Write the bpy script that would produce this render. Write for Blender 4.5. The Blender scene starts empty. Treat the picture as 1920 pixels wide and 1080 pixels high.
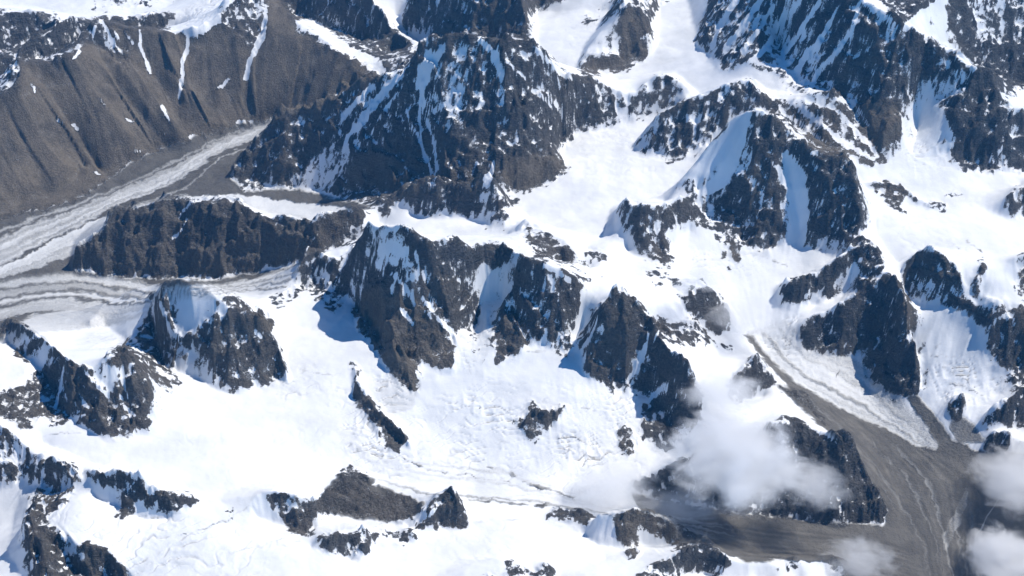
import bpy, math, time
import numpy as np
T0 = time.time()
C = bpy.context.scene

# ------------------------------------------------------------------ camera, sky, sun, exposure
CAM_Z = 7000.0; PITCH = 32.0; HFOV = 42.0
cam = bpy.data.cameras.new('camera'); camo = bpy.data.objects.new('camera', cam)
C.collection.objects.link(camo); C.camera = camo
cam.angle = math.radians(HFOV); cam.clip_start = 1.0; cam.clip_end = 90000.0
camo.location = (0, 0, CAM_Z); camo.rotation_euler = (math.radians(90 - PITCH), 0, 0)

SUN_EL = math.radians(53); SUN_AZ = math.radians(66)      # azimuth clockwise from +Y (the view direction)
w = bpy.data.worlds.new('World'); C.world = w; w.use_nodes = True
nt = w.node_tree; nt.nodes.clear()
sky = nt.nodes.new('ShaderNodeTexSky'); sky.sky_type = 'NISHITA'; sky.sun_disc = False
sky.sun_elevation = SUN_EL; sky.sun_rotation = SUN_AZ; sky.altitude = 6000
sky.air_density = 1.0; sky.dust_density = 0.2; sky.ozone_density = 4.0
bg = nt.nodes.new('ShaderNodeBackground'); bg.inputs[1].default_value = 0.11
ow = nt.nodes.new('ShaderNodeOutputWorld')
tint = nt.nodes.new('ShaderNodeMix'); tint.data_type = 'RGBA'; tint.blend_type = 'MULTIPLY'; tint.inputs[0].default_value = 1.0; tint.inputs[7].default_value = (0.36, 1.06, 1.45, 1)   # deep high-altitude blue
nt.links.new(sky.outputs[0], tint.inputs[6]); nt.links.new(tint.outputs[2], bg.inputs[0]); nt.links.new(bg.outputs[0], ow.inputs[0])
sl = bpy.data.lights.new('sun', 'SUN'); sl.energy = 4.65; sl.angle = math.radians(0.5); sl.color = (1.0, 0.945, 0.86)
so = bpy.data.objects.new('sun', sl); C.collection.objects.link(so)
from mathutils import Vector
sd = Vector((math.sin(SUN_AZ)*math.cos(SUN_EL), math.cos(SUN_AZ)*math.cos(SUN_EL), math.sin(SUN_EL)))
so.rotation_euler = sd.to_track_quat('Z', 'Y').to_euler(); so.location = (3000, 3000, 9000)
C.view_settings.view_transform = 'Standard'; C.view_settings.look = 'None'
C.view_settings.exposure = 0.06; C.view_settings.gamma = 1.0; C.view_settings.use_curve_mapping = False
C.cycles.max_bounces = 9; C.cycles.diffuse_bounces = 3; C.cycles.volume_bounces = 8
C.cycles.volume_step_rate = 1.0; C.cycles.volume_max_steps = 128
C.cycles.use_denoising = True

# ------------------------------------------------------------------ helpers: rays and the lie of the land
W0, H0 = 1920.0, 1080.0
TH = math.tan(math.radians(HFOV/2)); TV = TH*H0/W0
cp, sp = math.cos(math.radians(PITCH)), math.sin(math.radians(PITCH))
def ray(u, v):
    s = (np.asarray(u, float)/W0*2-1)*TH; t = (1-np.asarray(v, float)/H0*2)*TV
    return s, cp + t*sp, -sp + t*cp
def at_z(u, v, z):
    dx, dy, dz = ray(u, v); k = (np.asarray(z, float)-CAM_Z)/dz
    return dx*k, dy*k
def project(x, y, z):
    zz = z-CAM_Z; d = y*cp - zz*sp; t = (y*sp + zz*cp)/d; s = x/d
    return (s/TH+1)*W0/2, (1-t/TV)*H0/2

# fan shaped height grid: columns of constant x/y, rows of growing distance
NX, NY = 1290, 1100
PMAX = 0.60; Y0, Y1 = 4700.0, 25500.0
pc = np.linspace(-PMAX, PMAX, NX); qc = np.linspace(math.log(Y0), math.log(Y1), NY)
P, Q = np.meshgrid(pc, qc)
P = P*(1 - 0.17*(Q-qc[0])/(qc[-1]-qc[0]))
YY = np.exp(Q); XX = P*YY
def to_ij(x, y, nx=NX, ny=NY):
    q = np.log(np.maximum(y, 100.0)); f = (q-qc[0])/(qc[-1]-qc[0])
    p = x/np.maximum(y, 100.0)/(1-0.17*f)
    return (p+PMAX)/(2*PMAX)*(nx-1), f*(ny-1)
def bil(A, i, j):
    ny, nx = A.shape[:2]
    i = np.clip(i, 0, nx-1.001); j = np.clip(j, 0, ny-1.001)
    a = i.astype(int); b = j.astype(int); f = i-a; g = j-b
    return (A[b, a]*(1-f)+A[b, a+1]*f)*(1-g) + (A[b+1, a]*(1-f)+A[b+1, a+1]*f)*g

def blur(A, r, n=2):
    r = int(r)
    if r < 1: return A
    for _ in range(n):
        for ax in (0, 1):
            pad = [(0, 0), (0, 0)]; pad[ax] = (r+1, r)
            c = np.cumsum(np.pad(A, pad, mode='edge'), axis=ax, dtype=np.float64)
            if ax == 0: A = (c[2*r+1:]-c[:-(2*r+1)])/(2*r+1)
            else: A = (c[:, 2*r+1:]-c[:, :-(2*r+1)])/(2*r+1)
    return A
def vnoise(x, y, seed):
    T = np.random.RandomState(seed).rand(256, 256)*2-1
    xi = np.floor(x).astype(np.int64); yi = np.floor(y).astype(np.int64)
    f = x-xi; g = y-yi; f = f*f*(3-2*f); g = g*g*(3-2*g)
    a = xi & 255; b = yi & 255; a1 = (xi+1) & 255; b1 = (yi+1) & 255
    return (T[b, a]*(1-f)+T[b, a1]*f)*(1-g) + (T[b1, a]*(1-f)+T[b1, a1]*f)*g
def fbm(x, y, lam, octv, seed, gain=0.5):
    s = 0; a = 1.0; c, n = math.cos(0.6), math.sin(0.6)
    for k in range(octv):
        s = s + a*vnoise(x/lam+seed*7.3, y/lam-seed*3.1, seed+k); a *= gain; lam *= 0.5
        x, y = c*x-n*y, n*x+c*y
    return s
def ridged(x, y, lam, octv, seed, gain=0.5):
    s = 0; a = 1.0; c, n = math.cos(0.7), math.sin(0.7); wgt = 1.0
    for k in range(octv):
        r = (1-np.abs(vnoise(x/lam+seed*1.7, y/lam+seed*2.3, seed+k)))**2
        s = s + a*r*wgt; wgt = np.clip(r*1.3, 0, 1); a *= gain; lam *= 0.5
        x, y = c*x-n*y, n*x+c*y
    return s

def vnoise3(x, y, z, seed):
    T = (np.random.RandomState(seed).rand(64, 64, 64)*2-1).astype(np.float32)
    x = x.astype(np.float32); y = y.astype(np.float32); z = z.astype(np.float32)
    xi = np.floor(x).astype(np.int32); yi = np.floor(y).astype(np.int32); zi = np.floor(z).astype(np.int32)
    f = x-xi; g = y-yi; h = z-zi; f = f*f*(3-2*f); g = g*g*(3-2*g); h = h*h*(3-2*h)
    a = xi & 63; b = yi & 63; c = zi & 63; a1 = (a+1) & 63; b1 = (b+1) & 63; c1 = (c+1) & 63
    lo = (T[c, b, a]*(1-f)+T[c, b, a1]*f)*(1-g) + (T[c, b1, a]*(1-f)+T[c, b1, a1]*f)*g
    hi = (T[c1, b, a]*(1-f)+T[c1, b, a1]*f)*(1-g) + (T[c1, b1, a]*(1-f)+T[c1, b1, a1]*f)*g
    return lo*(1-h)+hi*h
def oct3(x, y, z, lam, octv, seed, gain=0.5, sharp=False):
    s = 0; a = 1.0; c, n = math.cos(0.7), math.sin(0.7); wgt = 1.0
    for k in range(octv):
        v = vnoise3(x/lam+seed*1.7, y/lam+seed*2.3, z/lam, seed+k)
        if sharp: r = (1-np.abs(v)*1.25); r = r*np.abs(r); s = s + a*r*wgt; wgt = np.clip(r*1.4, 0, 1)
        else: s = s + a*v
        a *= gain; lam *= 0.5; x, y, z = c*x-n*y, 0.8*(n*x+c*y)-0.6*z, 0.6*(n*x+c*y)+0.8*z
    return s
# ------------------------------------------------------------------ elevations of the floors (u, v, metres)
BASE = [(-150,480,260),(0,500,280),(100,480,300),(300,340,380),(500,240,500),(0,600,300),(200,560,330),(450,530,480),(600,400,560),(400,372,480),
 (350,360,430),(-100,20,850),(200,15,900),(600,60,800),(740,130,950),(800,60,1050),(1020,60,1500),(1080,120,1450),(1250,90,1550),(1350,130,1650),(1480,170,1700),
 (1160,155,1380),(1100,330,1150),(1000,350,1080),(1250,270,1230),(1050,400,1050),(850,430,1000),(700,430,880),(1150,370,1100),(1720,260,1450),(1760,330,1250),(1900,330,1200),
 (1700,350,1210),(1640,420,1120),(1800,430,1100),(1900,500,1050),(1850,560,1000),(1250,480,1000),(1400,520,860),(1300,600,800),(1500,500,880),(1560,550,820),(1460,650,520),(1550,700,420),
 (1680,770,260),(1800,650,620),(1800,750,380),(1760,830,150),(1900,700,500),(1780,900,80),(1760,1050,0),(1950,1100,-50),(1650,1050,60),(1450,1010,130),(1250,970,240),(1100,930,330),(950,900,420),(800,880,500),
 (700,840,570),(600,820,640),(450,820,720),(300,850,760),(100,820,790),(560,680,760),(600,620,820),(400,740,760),(850,730,700),(950,700,740),(1050,700,760),(1000,780,620),(1080,850,480),(850,640,860),(1080,600,900),(1180,640,850),(1380,650,560),
 (1340,700,520),(1230,820,450),(700,930,440),(640,970,470),(800,1010,450),(1000,1020,430),(1150,1040,420),(400,980,640),(300,1020,640),(550,1040,560),(60,960,500),(0,1000,430),(120,960,720),(200,980,700),(-60,850,600),(60,650,780),(150,640,700),(250,610,650),(50,600,420),
 (100,590,380),(-100,700,780),(1500,760,380),(1400,780,380),(1600,600,640),(1640,700,360),(1500,1150,300),(900,1150,420),(300,1150,500),(1900,1150,-60),(-150,1150,350),(-150,150,700),(2050,300,1150),(2050,700,600),(600,520,800),(670,560,830),(1740,640,700)]
bz = np.array([b[2] for b in BASE], float); bu = np.array([b[0] for b in BASE], float); bv = np.array([b[1] for b in BASE], float)
bx, by = at_z(bu, bv, bz)
def tps_fit(x, y, z, lam):
    n = len(x); d = np.hypot(x[:, None]-x, y[:, None]-y)/1000.0
    K = d**2*np.log(d+1e-9)+lam*np.eye(n); Pm = np.c_[np.ones(n), x/1000, y/1000]
    A = np.block([[K, Pm], [Pm.T, np.zeros((3, 3))]])
    return np.linalg.solve(A, np.r_[z, 0, 0, 0])
bw = tps_fit(bx, by, bz, 0.06)
def base(x, y):
    sh = np.shape(x); x = np.ravel(np.asarray(x, float)); y = np.ravel(np.asarray(y, float)); o = bw[-3]+bw[-2]*x/1000+bw[-1]*y/1000
    for k in range(len(bx)):
        d2 = ((x-bx[k])**2+(y-by[k])**2)/1e6; o = o + bw[k]*0.5*d2*np.log(d2+1e-18)
    return o.reshape(sh)
# working grid (half size)
CX, CY = 645, 550
jj = np.linspace(0, NY-1, CY); ii = np.linspace(0, NX-1, CX); IG, JG = np.meshgrid(ii, jj)
CXX = bil(XX, IG, JG); CYY = bil(YY, IG, JG)
sm = (slice(None, None, 6), slice(None, None, 6))
iS = np.linspace(0, NX-1, 130); jS = np.linspace(0, NY-1, 110); IS, JS = np.meshgrid(iS, jS)
Bs = base(bil(XX, IS, JS), bil(YY, IS, JS))
Bs = np.clip(Bs, -300, 2000)
BC = bil(Bs, IG/(NX-1)*129, JG/(NY-1)*109)
def surf(A, x, y):
    ny, nx = A.shape; i, j = to_ij(x, y, nx, ny); return bil(A, i, j)
def hit(A, u, v, n=8):
    "first meeting of the pixel rays with surface A"
    u = np.atleast_1d(np.asarray(u, float)); v = np.atleast_1d(np.asarray(v, float)); dx, dy, dz = ray(u, v)
    lo = (CAM_Z-4200)/-dz; hi = (CAM_Z+300)/-dz; ks = np.linspace(0, 1, 260)
    k = lo[:, None]+(hi-lo)[:, None]*ks
    z = CAM_Z+dz[:, None]*k; s = surf(A, dx[:, None]*k, dy[:, None]*k)
    below = z <= s; idx = np.argmax(below, 1); idx = np.where(below.any(1), idx, 259); r = np.arange(len(u))
    a = k[r, np.maximum(idx-1, 0)]; b = k[r, idx]
    for _ in range(10):
        m = (a+b)/2; bl = CAM_Z+dz*m <= surf(A, dx*m, dy*m); b = np.where(bl, m, b); a = np.where(bl, a, m)
    return dx*b, dy*b, CAM_Z+dz*b

# ------------------------------------------------------------------ ridge lines: (u, v, drop of the near face in px)
# entries: (points, slope of the near face in degrees, crest raggedness in m)
RIDGES = [
 ([(-160,30,80),(-40,25,80),(12,19,80),(30,27,75),(52,21,80),(98,27,60),(125,36,50),(170,33,55),(250,29,55),(330,24,50)],40,25),
 ([(-60,130,70),(0,108,70),(40,95,80),(70,72,85),(100,58,90),(130,38,95),(176,34,60)],42,20),
 ([(-160,240,200),(-40,195,215),(0,180,220),(35,162,235),(37,112,265),(110,118,240),(155,82,235),(165,62,250),(183,35,280),(205,45,270),(250,60,245),(290,57,235),(330,60,225),(365,58,230),(385,45,235),(410,35,240),(430,5,262),(445,-25,280),(480,-15,262),(500,15,225),(545,35,195),(600,70,155),(640,103,115),(700,138,60)],36,18),
 ([(560,-60,90),(640,-50,110),(690,-5,95),(712,25,80),(740,60,62),(775,82,48),(797,96,38)],45,12),
 ([(745,50,10),(765,10,70),(800,-20,110),(870,-80,180),(930,-60,150),(970,0,80),(985,35,40),(992,70,12)],50,15),
 ([(432,325,12),(470,280,60),(500,248,100),(530,213,138),(600,200,155),(640,178,180),(700,145,212),(740,140,220),(770,130,240),(785,104,262),(800,87,285),(845,68,300),(870,62,310),(900,70,300),(945,85,290),(965,73,290),(985,72,290),(1000,85,270),(1030,115,225),(1060,146,165),(1070,148,140),(1090,150,130),(1110,150,105),(1140,165,75),(1165,178,55),(1190,178,45),(1215,155,62),(1235,137,75),(1250,137,72),(1265,142,60),(1290,165,34),(1305,182,8)],48,14),
 ([(1085,138,5),(1098,100,35),(1122,62,70),(1150,48,85),(1168,30,98),(1175,-20,120),(1200,-60,140)],42,10),
 ([(1215,60,50),(1190,25,85),(1172,-10,110)],42,6),
 ([(1360,-90,40),(1410,-80,105),(1500,-70,210),(1560,-40,210),(1608,-4,210),(1650,25,270),(1690,50,250),(1720,22,180),(1780,-30,200),(1850,-80,230),(1960,-90,250),(2080,-60,250)],50,18),
 ([(1690,52,240),(1722,70,230),(1760,88,205),(1782,93,200),(1808,116,190),(1830,130,188),(1855,137,180),(1870,165,150),(1880,195,122),(1900,213,108),(1925,208,110),(1990,190,120)],52,14),
 ([(1440,178,20),(1446,182,30),(1480,192,45),(1530,174,90),(1562,166,120)],42,8),
 ([(1192,268,12),(1212,250,30),(1235,232,55),(1280,195,92),(1320,178,98),(1360,160,100),(1390,152,95),(1406,147,92),(1425,168,62),(1440,195,30),(1450,210,14)],50,10),
 ([(1245,386,10),(1265,360,42),(1290,330,75),(1320,290,115),(1345,255,155),(1370,225,190),(1400,206,240),(1416,203,258),(1434,206,258),(1462,230,228),(1490,262,198),(1520,284,182),(1550,291,187),(1575,290,190),(1590,308,168),(1605,350,128),(1625,395,72),(1622,415,56),(1608,440,36)],56,8),
 ([(1606,446,36),(1618,442,62),(1640,455,88),(1652,485,115),(1666,512,135),(1682,545,140),(1694,580,130),(1702,630,95),(1715,690,50),(1728,738,6)],54,12),
 ([(1462,548,28),(1472,532,45),(1488,522,50),(1505,520,48),(1530,515,52),(1560,500,62),(1590,478,66),(1608,448,50)],56,10),
 ([(1497,612,28),(1515,602,50),(1540,592,68),(1570,578,84),(1600,562,94),(1640,540,105),(1664,516,120)],58,8),
 ([(1692,510,45),(1704,490,72),(1722,478,92),(1745,473,98),(1770,484,96),(1790,500,88),(1802,545,66),(1815,572,42),(1850,578,34),(1880,576,34),(1905,577,100),(1925,592,110),(1990,600,110)],52,10),
 ([(1846,612,65),(1860,603,82),(1900,598,86)],60,4),
 ([(1826,560,8),(1836,525,30),(1842,492,30),(1850,502,28)],45,6),
 ([(1896,485,40),(1915,478,60),(1960,478,60)],50,6),
 ([(1618,340,14),(1650,340,26),(1690,346,26),(1722,366,20),(1745,380,14),(1772,381,10)],45,5),
 ([(1878,388,14),(1890,368,38),(1902,353,46),(1930,345,60),(2000,330,70)],48,5),
 ([(690,392,20),(716,377,26),(746,374,32),(780,350,52),(812,335,70),(850,344,66),(885,350,60),(908,325,95),(918,318,102),(926,360,60),(945,388,36),(966,422,10)],50,10),
 ([(966,442,12),(978,425,28),(990,412,42),(1010,432,48),(1040,445,55),(1060,455,60),(1080,480,38),(1108,508,8)],50,8),
 ([(1100,470,6),(1130,466,26),(1150,455,20),(1152,400,15),(1165,386,60),(1180,380,92),(1215,388,96),(1250,385,84),(1280,376,70),(1310,368,44)],50,10),
 ([(138,498,5),(145,474,36),(165,455,60),(200,430,88),(222,396,120),(262,385,135),(300,376,145),(340,370,152),(362,376,146),(400,376,145),(425,371,150),(445,380,138),(470,398,115),(512,412,90),(540,407,90),(590,420,65),(628,402,66),(660,396,58),(682,393,50)],46,10),
 ([(478,560,8),(510,540,16),(550,515,34),(570,490,56),(580,475,66),(600,474,68),(625,488,60),(636,500,50)],50,6),
 ([(648,500,50),(662,478,90),(672,455,120),(690,438,155),(715,425,212),(752,422,250),(768,430,250),(785,446,236),(800,456,215),(830,450,200),(850,447,190),(862,462,160),(885,470,125),(905,466,110),(935,453,112),(960,474,110),(985,488,160),(1010,492,160),(1042,504,145),(1072,524,120),(1092,545,70)],58,8),
 ([(1098,690,12),(1105,648,52),(1128,594,112),(1150,556,162),(1160,541,180),(1172,546,180),(1186,560,172),(1208,588,145),(1226,615,130),(1240,648,120),(1256,664,140),(1278,682,160),(1302,710,130),(1316,740,90),(1316,780,42),(1300,822,10)],60,8),
 ([(1216,612,18),(1228,596,28),(1262,602,32),(1292,602,32),(1325,628,10)],50,6),
 ([(1258,540,12),(1272,528,30),(1292,525,50),(1312,532,66),(1335,552,76),(1352,562,70),(1366,582,46),(1373,604,18)],56,6),
 ([(1362,735,20),(1380,708,45),(1400,688,62),(1416,664,84),(1432,684,62),(1458,718,18)],58,5),
 ([(1190,905,30),(1250,880,60),(1300,850,90),(1360,845,110),(1420,815,140),(1458,790,178),(1474,784,185),(1492,787,182),(1518,800,175),(1545,820,165),(1575,822,172),(1595,842,140),(1612,880,100),(1640,925,62),(1664,958,24)],50,10),
 ([(-160,640,40),(-60,610,40),(0,610,40),(20,603,46),(46,614,56),(76,630,62),(92,652,66),(110,665,72),(122,684,84),(150,690,104),(172,694,112),(200,668,146),(234,652,160),(255,680,135),(272,705,108),(283,735,72),(284,790,16)],46,8),
 ([(170,600,20),(200,566,30),(240,547,40),(265,541,46),(285,556,50),(298,548,120),(312,528,160),(330,523,175),(355,522,185),(372,530,182),(396,545,180),(422,570,165),(450,590,150),(480,592,140),(500,615,112),(518,645,78),(534,682,42),(538,706,14)],50,5),
 ([(-160,760,140),(-60,790,120),(0,803,112),(20,812,95),(44,835,66),(64,856,56),(90,853,62),(112,868,60),(135,873,50),(155,888,28)],52,6),
 ([(150,885,8),(166,886,30),(180,884,46),(212,896,48),(226,885,62),(246,892,72),(264,896,74),(280,920,52),(312,925,48),(340,926,38),(372,936,18),(388,942,4)],55,6),
 ([(52,985,10),(80,960,20),(120,990,50),(148,1026,60),(172,1022,64),(202,1036,52),(226,1060,40),(250,1090,20)],55,6),
 ([(418,942,10),(440,934,22),(470,932,36),(505,920,60),(512,918,62),(535,926,62),(562,930,66),(582,942,54),(612,936,42),(636,908,46),(664,886,46),(690,893,20)],48,6),
 ([(766,990,4),(790,970,20),(806,945,44),(818,928,62),(836,922,70),(850,925,68),(864,948,44),(880,980,6)],58,4),
 ([(584,1024,14),(596,1010,34),(616,1008,44),(640,998,52),(660,1002,48),(680,990,46),(696,1004,20),(724,994,16),(750,1000,12),(766,990,28),(784,1014,4)],54,5),
 ([(820,1085,20),(880,1060,30),(930,1048,36),(955,1052,34),(976,1062,28),(1005,1072,20),(1024,1058,34),(1052,1084,8)],50,5),
 ([(1014,970,3),(1050,955,18),(1090,958,20),(1114,972,12)],35,3),
 ([(1108,985,16),(1120,966,56),(1150,960,66),(1172,958,74),(1202,955,66),(1250,976,46),(1292,1004,20)],46,6),
 ([(1190,1100,40),(1240,1052,40),(1280,1030,56),(1322,1014,66),(1346,1030,60),(1372,1052,44),(1402,1055,40),(1432,1050,44),(1470,1062,34),(1490,1048,44),(1532,1052,36),(1562,1038,52),(1592,1062,40),(1640,1100,20)],52,8),
 ([(664,690,10),(672,715,22),(692,750,28),(722,780,32),(752,800,34),(770,828,18)],52,5),
 ([(980,795,22),(998,756,60),(1012,762,56),(1024,772,42),(1048,764,40),(1064,758,20)],54,4),
 ([(1770,772,18),(1785,758,30),(1800,745,40),(1812,764,24)],50,4),
 ([(1834,796,18),(1860,778,38),(1890,758,56),(1925,735,66),(2000,720,70)],50,5),
 ([(1838,840,14),(1860,822,34),(1890,818,40),(1920,828,30)],50,4),
 ([(930,600,6),(925,620,4)],40,2),
]
# spurs and couloirs on the faces: (u, v, metres above the face); minus = cut into it
SPURS = [
 ([(800,88,0),(782,112,70),(765,135,110),(740,175,130),(715,215,130),(685,258,120),(655,300,90),(632,355,30)]),
 ([(948,86,0),(952,140,60),(965,190,110),(990,230,120),(1022,268,110),(1050,305,60)]),
 ([(870,64,0),(880,120,40),(900,200,60),(930,280,50),(940,340,10)]),
 ([(825,90,-30),(795,150,-60),(788,210,-50),(792,270,-50),(812,325,-20)]),
 ([(1005,90,0),(1030,150,40),(1060,200,70),(1072,250,40)]),
 ([(530,213,0),(540,250,50),(545,300,60),(550,340,10)]),
 ([(620,200,-20),(600,240,-60),(570,300,-60),(560,340,0)]),
 ([(1608,0,0),(1598,60,120),(1594,110,140),(1575,160,60)]),
 ([(1600,-20,0),(1560,60,-60),(1520,120,-80),(1490,160,-20)]),
 ([(1480,-50,0),(1440,20,70),(1400,80,60),(1370,120,10)]),
 ([(1400,-70,0),(1370,0,60),(1330,60,60),(1310,80,10)]),
 ([(1640,40,0),(1660,130,60),(1670,200,90),(1680,260,80),(1666,300,10)]),
 ([(1720,120,-60),(1730,180,-140),(1720,240,-120),(1710,290,-40)]),
 ([(1832,132,0),(1800,190,80),(1780,260,60),(1790,310,10)]),
 ([(1856,138,0),(1870,190,80),(1875,260,90),(1868,315,10)]),
 ([(1418,203,0),(1412,240,60),(1408,300,90),(1400,380,110),(1440,470,20)]),
 ([(1432,206,-10),(1470,300,-50),(1490,380,-110),(1500,440,-80)]),
 ([(1575,290,0),(1535,310,60),(1540,360,90),(1530,420,90),(1530,455,20)]),
 ([(1590,310,0),(1596,350,40),(1590,400,40)]),
 ([(752,424,0),(715,455,60),(700,500,100),(702,545,120),(720,590,130),(745,650,110),(766,700,60),(782,735,10)]),
 ([(800,456,0),(815,510,70),(838,560,80),(852,620,60),(860,680,10)]),
 ([(790,470,-30),(800,530,-60),(835,600,-50),(860,640,-10)]),
 ([(905,470,-30),(912,540,-100),(895,600,-90),(890,650,-20)]),
 ([(966,476,0),(950,540,60),(958,590,90),(975,630,80),(985,655,10)]),
 ([(1040,504,0),(1045,560,50),(1060,610,60),(1050,640,10)]),
 ([(1128,596,0),(1110,640,-50),(1098,670,-10)]),
 ([(1162,542,0),(1168,590,70),(1180,640,80),(1175,690,50),(1155,715,5)]),
 ([(1226,612,-10),(1200,660,-50),(1180,710,-60),(1150,760,-10)]),
 ([(1250,660,0),(1255,700,60),(1262,740,80),(1262,800,50),(1240,835,5)]),
 ([(1690,570,0),(1680,620,80),(1688,680,90),(1690,730,10)]),
 ([(1640,545,-10),(1640,600,-40),(1630,640,-10)]),
 ([(1582,570,0),(1590,610,30),(1600,640,10)]),
 ([(300,550,0),(305,590,60),(320,640,60),(330,690,10)]),
 ([(355,522,10),(362,560,60),(360,600,50),(358,615,10)]),
 ([(420,570,0),(430,630,40),(450,690,40),(440,730,5)]),
 ([(365,376,0),(350,410,40),(320,450,50),(300,500,15)]),
 ([(300,378,0),(270,420,50),(240,470,50),(225,510,10)]),
 ([(425,372,0),(450,430,30),(470,480,20)]),
 ([(540,408,0),(540,450,30),(530,480,8)]),
 ([(200,430,0),(190,470,30),(185,505,5)]),
 ([(1475,785,0),(1490,850,50),(1510,920,30)]),
 ([(1575,823,0),(1570,870,60),(1590,930,60),(1600,985,10)]),
 ([(1545,822,-20),(1550,880,-50),(1570,950,-20)]),
 ([(150,690,0),(160,740,40),(190,790,30)]),
 ([(115,690,-10),(105,740,-50),(104,790,-20)]),
 ([(235,655,0),(250,720,30),(255,800,10)]),
 ([(85,856,10),(80,890,40),(70,930,70),(58,970,90),(70,1010,110),(90,1060,120),(110,1110,120)]),
 ([(410,36,0),(430,100,50),(450,170,40),(460,220,8)]),
 ([(500,18,0),(520,90,50),(540,150,40),(550,190,8)]),
 ([(480,0,-10),(480,80,-50),(462,150,-40),(455,215,-5)]),
 ([(365,60,-10),(350,110,-50),(338,190,-30),(340,250,-5)]),
 ([(185,38,0),(230,130,60),(280,210,50),(320,260,8)]),
 ([(110,120,0),(160,210,50),(215,290,40),(240,315,5)]),
 ([(37,114,0),(90,210,60),(150,310,50),(190,350,5)]),
 ([(0,182,0),(50,270,50),(110,360,8)]),
 ([(640,105,0),(600,130,30),(570,180,30)]),
 ([(1406,148,0),(1370,200,40),(1330,260,50),(1310,290,5)]),
 ([(1320,180,0),(1290,230,30),(1250,285,8)]),
 ([(1235,138,0),(1225,170,20),(1200,215,5)]),
 ([(840,925,0),(838,950,16),(835,980,5)]),
 ([(1250,386,0),(1235,430,30),(1250,480,20)]),
 ([(1180,380,0),(1195,420,30),(1210,460,10)]),
 ([(1745,474,0),(1750,510,30),(1770,550,20)]),

 ([(60,130,0),(105,205,60),(160,290,60),(205,345,5)]),
 ([(75,150,-5),(130,240,-50),(185,320,-40),(225,350,0)]),
 ([(135,105,0),(190,190,60),(250,270,55),(285,300,5)]),
 ([(170,75,-5),(215,165,-55),(280,250,-45),(310,285,0)]),
 ([(215,50,0),(262,140,65),(310,220,60),(350,258,5)]),
 ([(255,60,-5),(290,140,-50),(330,215,-45),(360,252,0)]),
 ([(300,60,0),(320,130,60),(360,200,60),(385,245,5)]),
 ([(385,48,0),(395,110,60),(415,180,60),(425,232,5)]),
 ([(445,0,0),(445,80,50),(450,150,50),(450,222,5)]),
 ([(545,38,0),(560,90,70),(575,140,60),(590,190,10)]),
 ([(1406,148,0),(1400,180,30),(1395,200,20)]),
 ([(1416,203,0),(1390,250,50),(1350,310,60),(1300,350,30)]),
 ([(1545,292,0),(1560,350,50),(1575,400,60),(1560,450,20)]),
 ([(1468,240,0),(1450,290,60),(1440,340,70),(1455,400,60)]),
 ([(1000,86,0),(1040,160,70),(1080,220,60),(1090,240,10)]),
 ([(900,70,0),(905,130,60),(890,220,70),(870,320,30)]),
 ([(845,68,0),(835,130,40),(830,220,60),(835,300,40),(830,345,5)]),
 ([(1110,150,0),(1125,190,40),(1135,225,10)]),
 ([(1305,533,0),(1320,570,40),(1340,610,10)]),
 ([(312,528,0),(290,570,60),(275,610,60),(268,650,10)]),
 ([(450,590,0),(480,640,50),(500,690,20)]),
 ([(395,545,0),(400,590,40),(395,640,60),(410,700,30)]),
 ([(60,630,0),(60,670,40),(45,700,20)]),
 ([(200,668,0),(205,710,40),(215,760,40),(230,800,10)]),
]
# level ground: pixel outlines of the snowfields and glaciers
#
FLOORS = [
 [(-60,420),(150,380),(300,318),(440,246),(520,222),(500,240),(430,330),(330,366),(220,390),(140,450),(130,505),(230,528),(400,530),(560,495),(500,530),(440,560),(290,540),(150,585),(60,596),(-60,600)],
 [(350,372),(430,369),(480,380),(580,400),(655,390),(600,412),(560,412),(480,395),(430,376)],
 [(-100,0),(340,-5),(300,22),(130,32),(60,10),(-100,15)],
 [(1000,20),(1080,20),(1150,20),(1100,80),(1080,135),(1060,138),(1010,95)],
 [(1235,-10),(1290,-10),(1312,80),(1350,140),(1440,150),(1500,178),(1440,170),(1400,140),(1310,180),(1260,132),(1140,158),(1180,140),(1225,110)],
 [(1050,250),(1090,245),(1170,235),(1230,220),(1190,280),(1260,310),(1320,300),(1280,340),(1240,370),(1150,385),(1130,450),(1010,420),(960,385),(1000,362),(1070,325),(1050,290)],
 [(760,420),(900,435),(960,445),(940,450),(860,445),(800,445),(760,425),(700,420)],
 [(1600,330),(1720,345),(1800,370),(1870,400),(1930,420),(1930,470),(1890,480),(1850,480),(1740,465),(1700,480),(1680,500),(1640,440),(1640,390)],
 [(1700,270),(1780,330),(1900,330),(1920,350),(1780,360),(1640,320)],
 [(1270,500),(1330,470),(1480,480),(1580,485),(1500,515),(1450,540),(1450,590),(1400,640),(1380,590),(1300,520)],
 [(1420,640),(1500,660),(1610,680),(1640,740),(1720,780),(1740,840),(1640,800),(1480,720)],
 [(1700,640),(1760,600),(1830,610),(1840,690),(1880,740),(1800,740),(1740,760)],
 [(520,700),(550,610),(640,620),(690,650),(760,740),(800,700),(900,700),(1000,670),(1090,660),(1100,720),(1160,740),(1190,760),(1160,830),(1080,850),(1100,900),(1240,960),(1130,950),(900,940),(700,890),(600,880),(400,930),(280,890),(180,870),(70,830),(210,830),(300,810),(330,750),(440,745)],
 [(1650,860),(1760,860),(1850,850),(1940,880),(1990,1100),(1700,1120),(1600,1040),(1450,1040),(1300,1000),(1330,980),(1500,1010),(1680,1000),(1690,950)],
 [(870,990),(1010,980),(1100,1000),(1140,1050),(1060,1060),(950,1040),(860,1050),(720,1060),(700,1030),(800,1020)],
 [(-60,930),(40,930),(30,960),(20,1040),(60,1100),(-60,1140)],
 [(640,960),(760,990),(700,980),(600,985)],
 [(100,640),(200,610),(240,640),(190,660),(120,660)],
]
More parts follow.
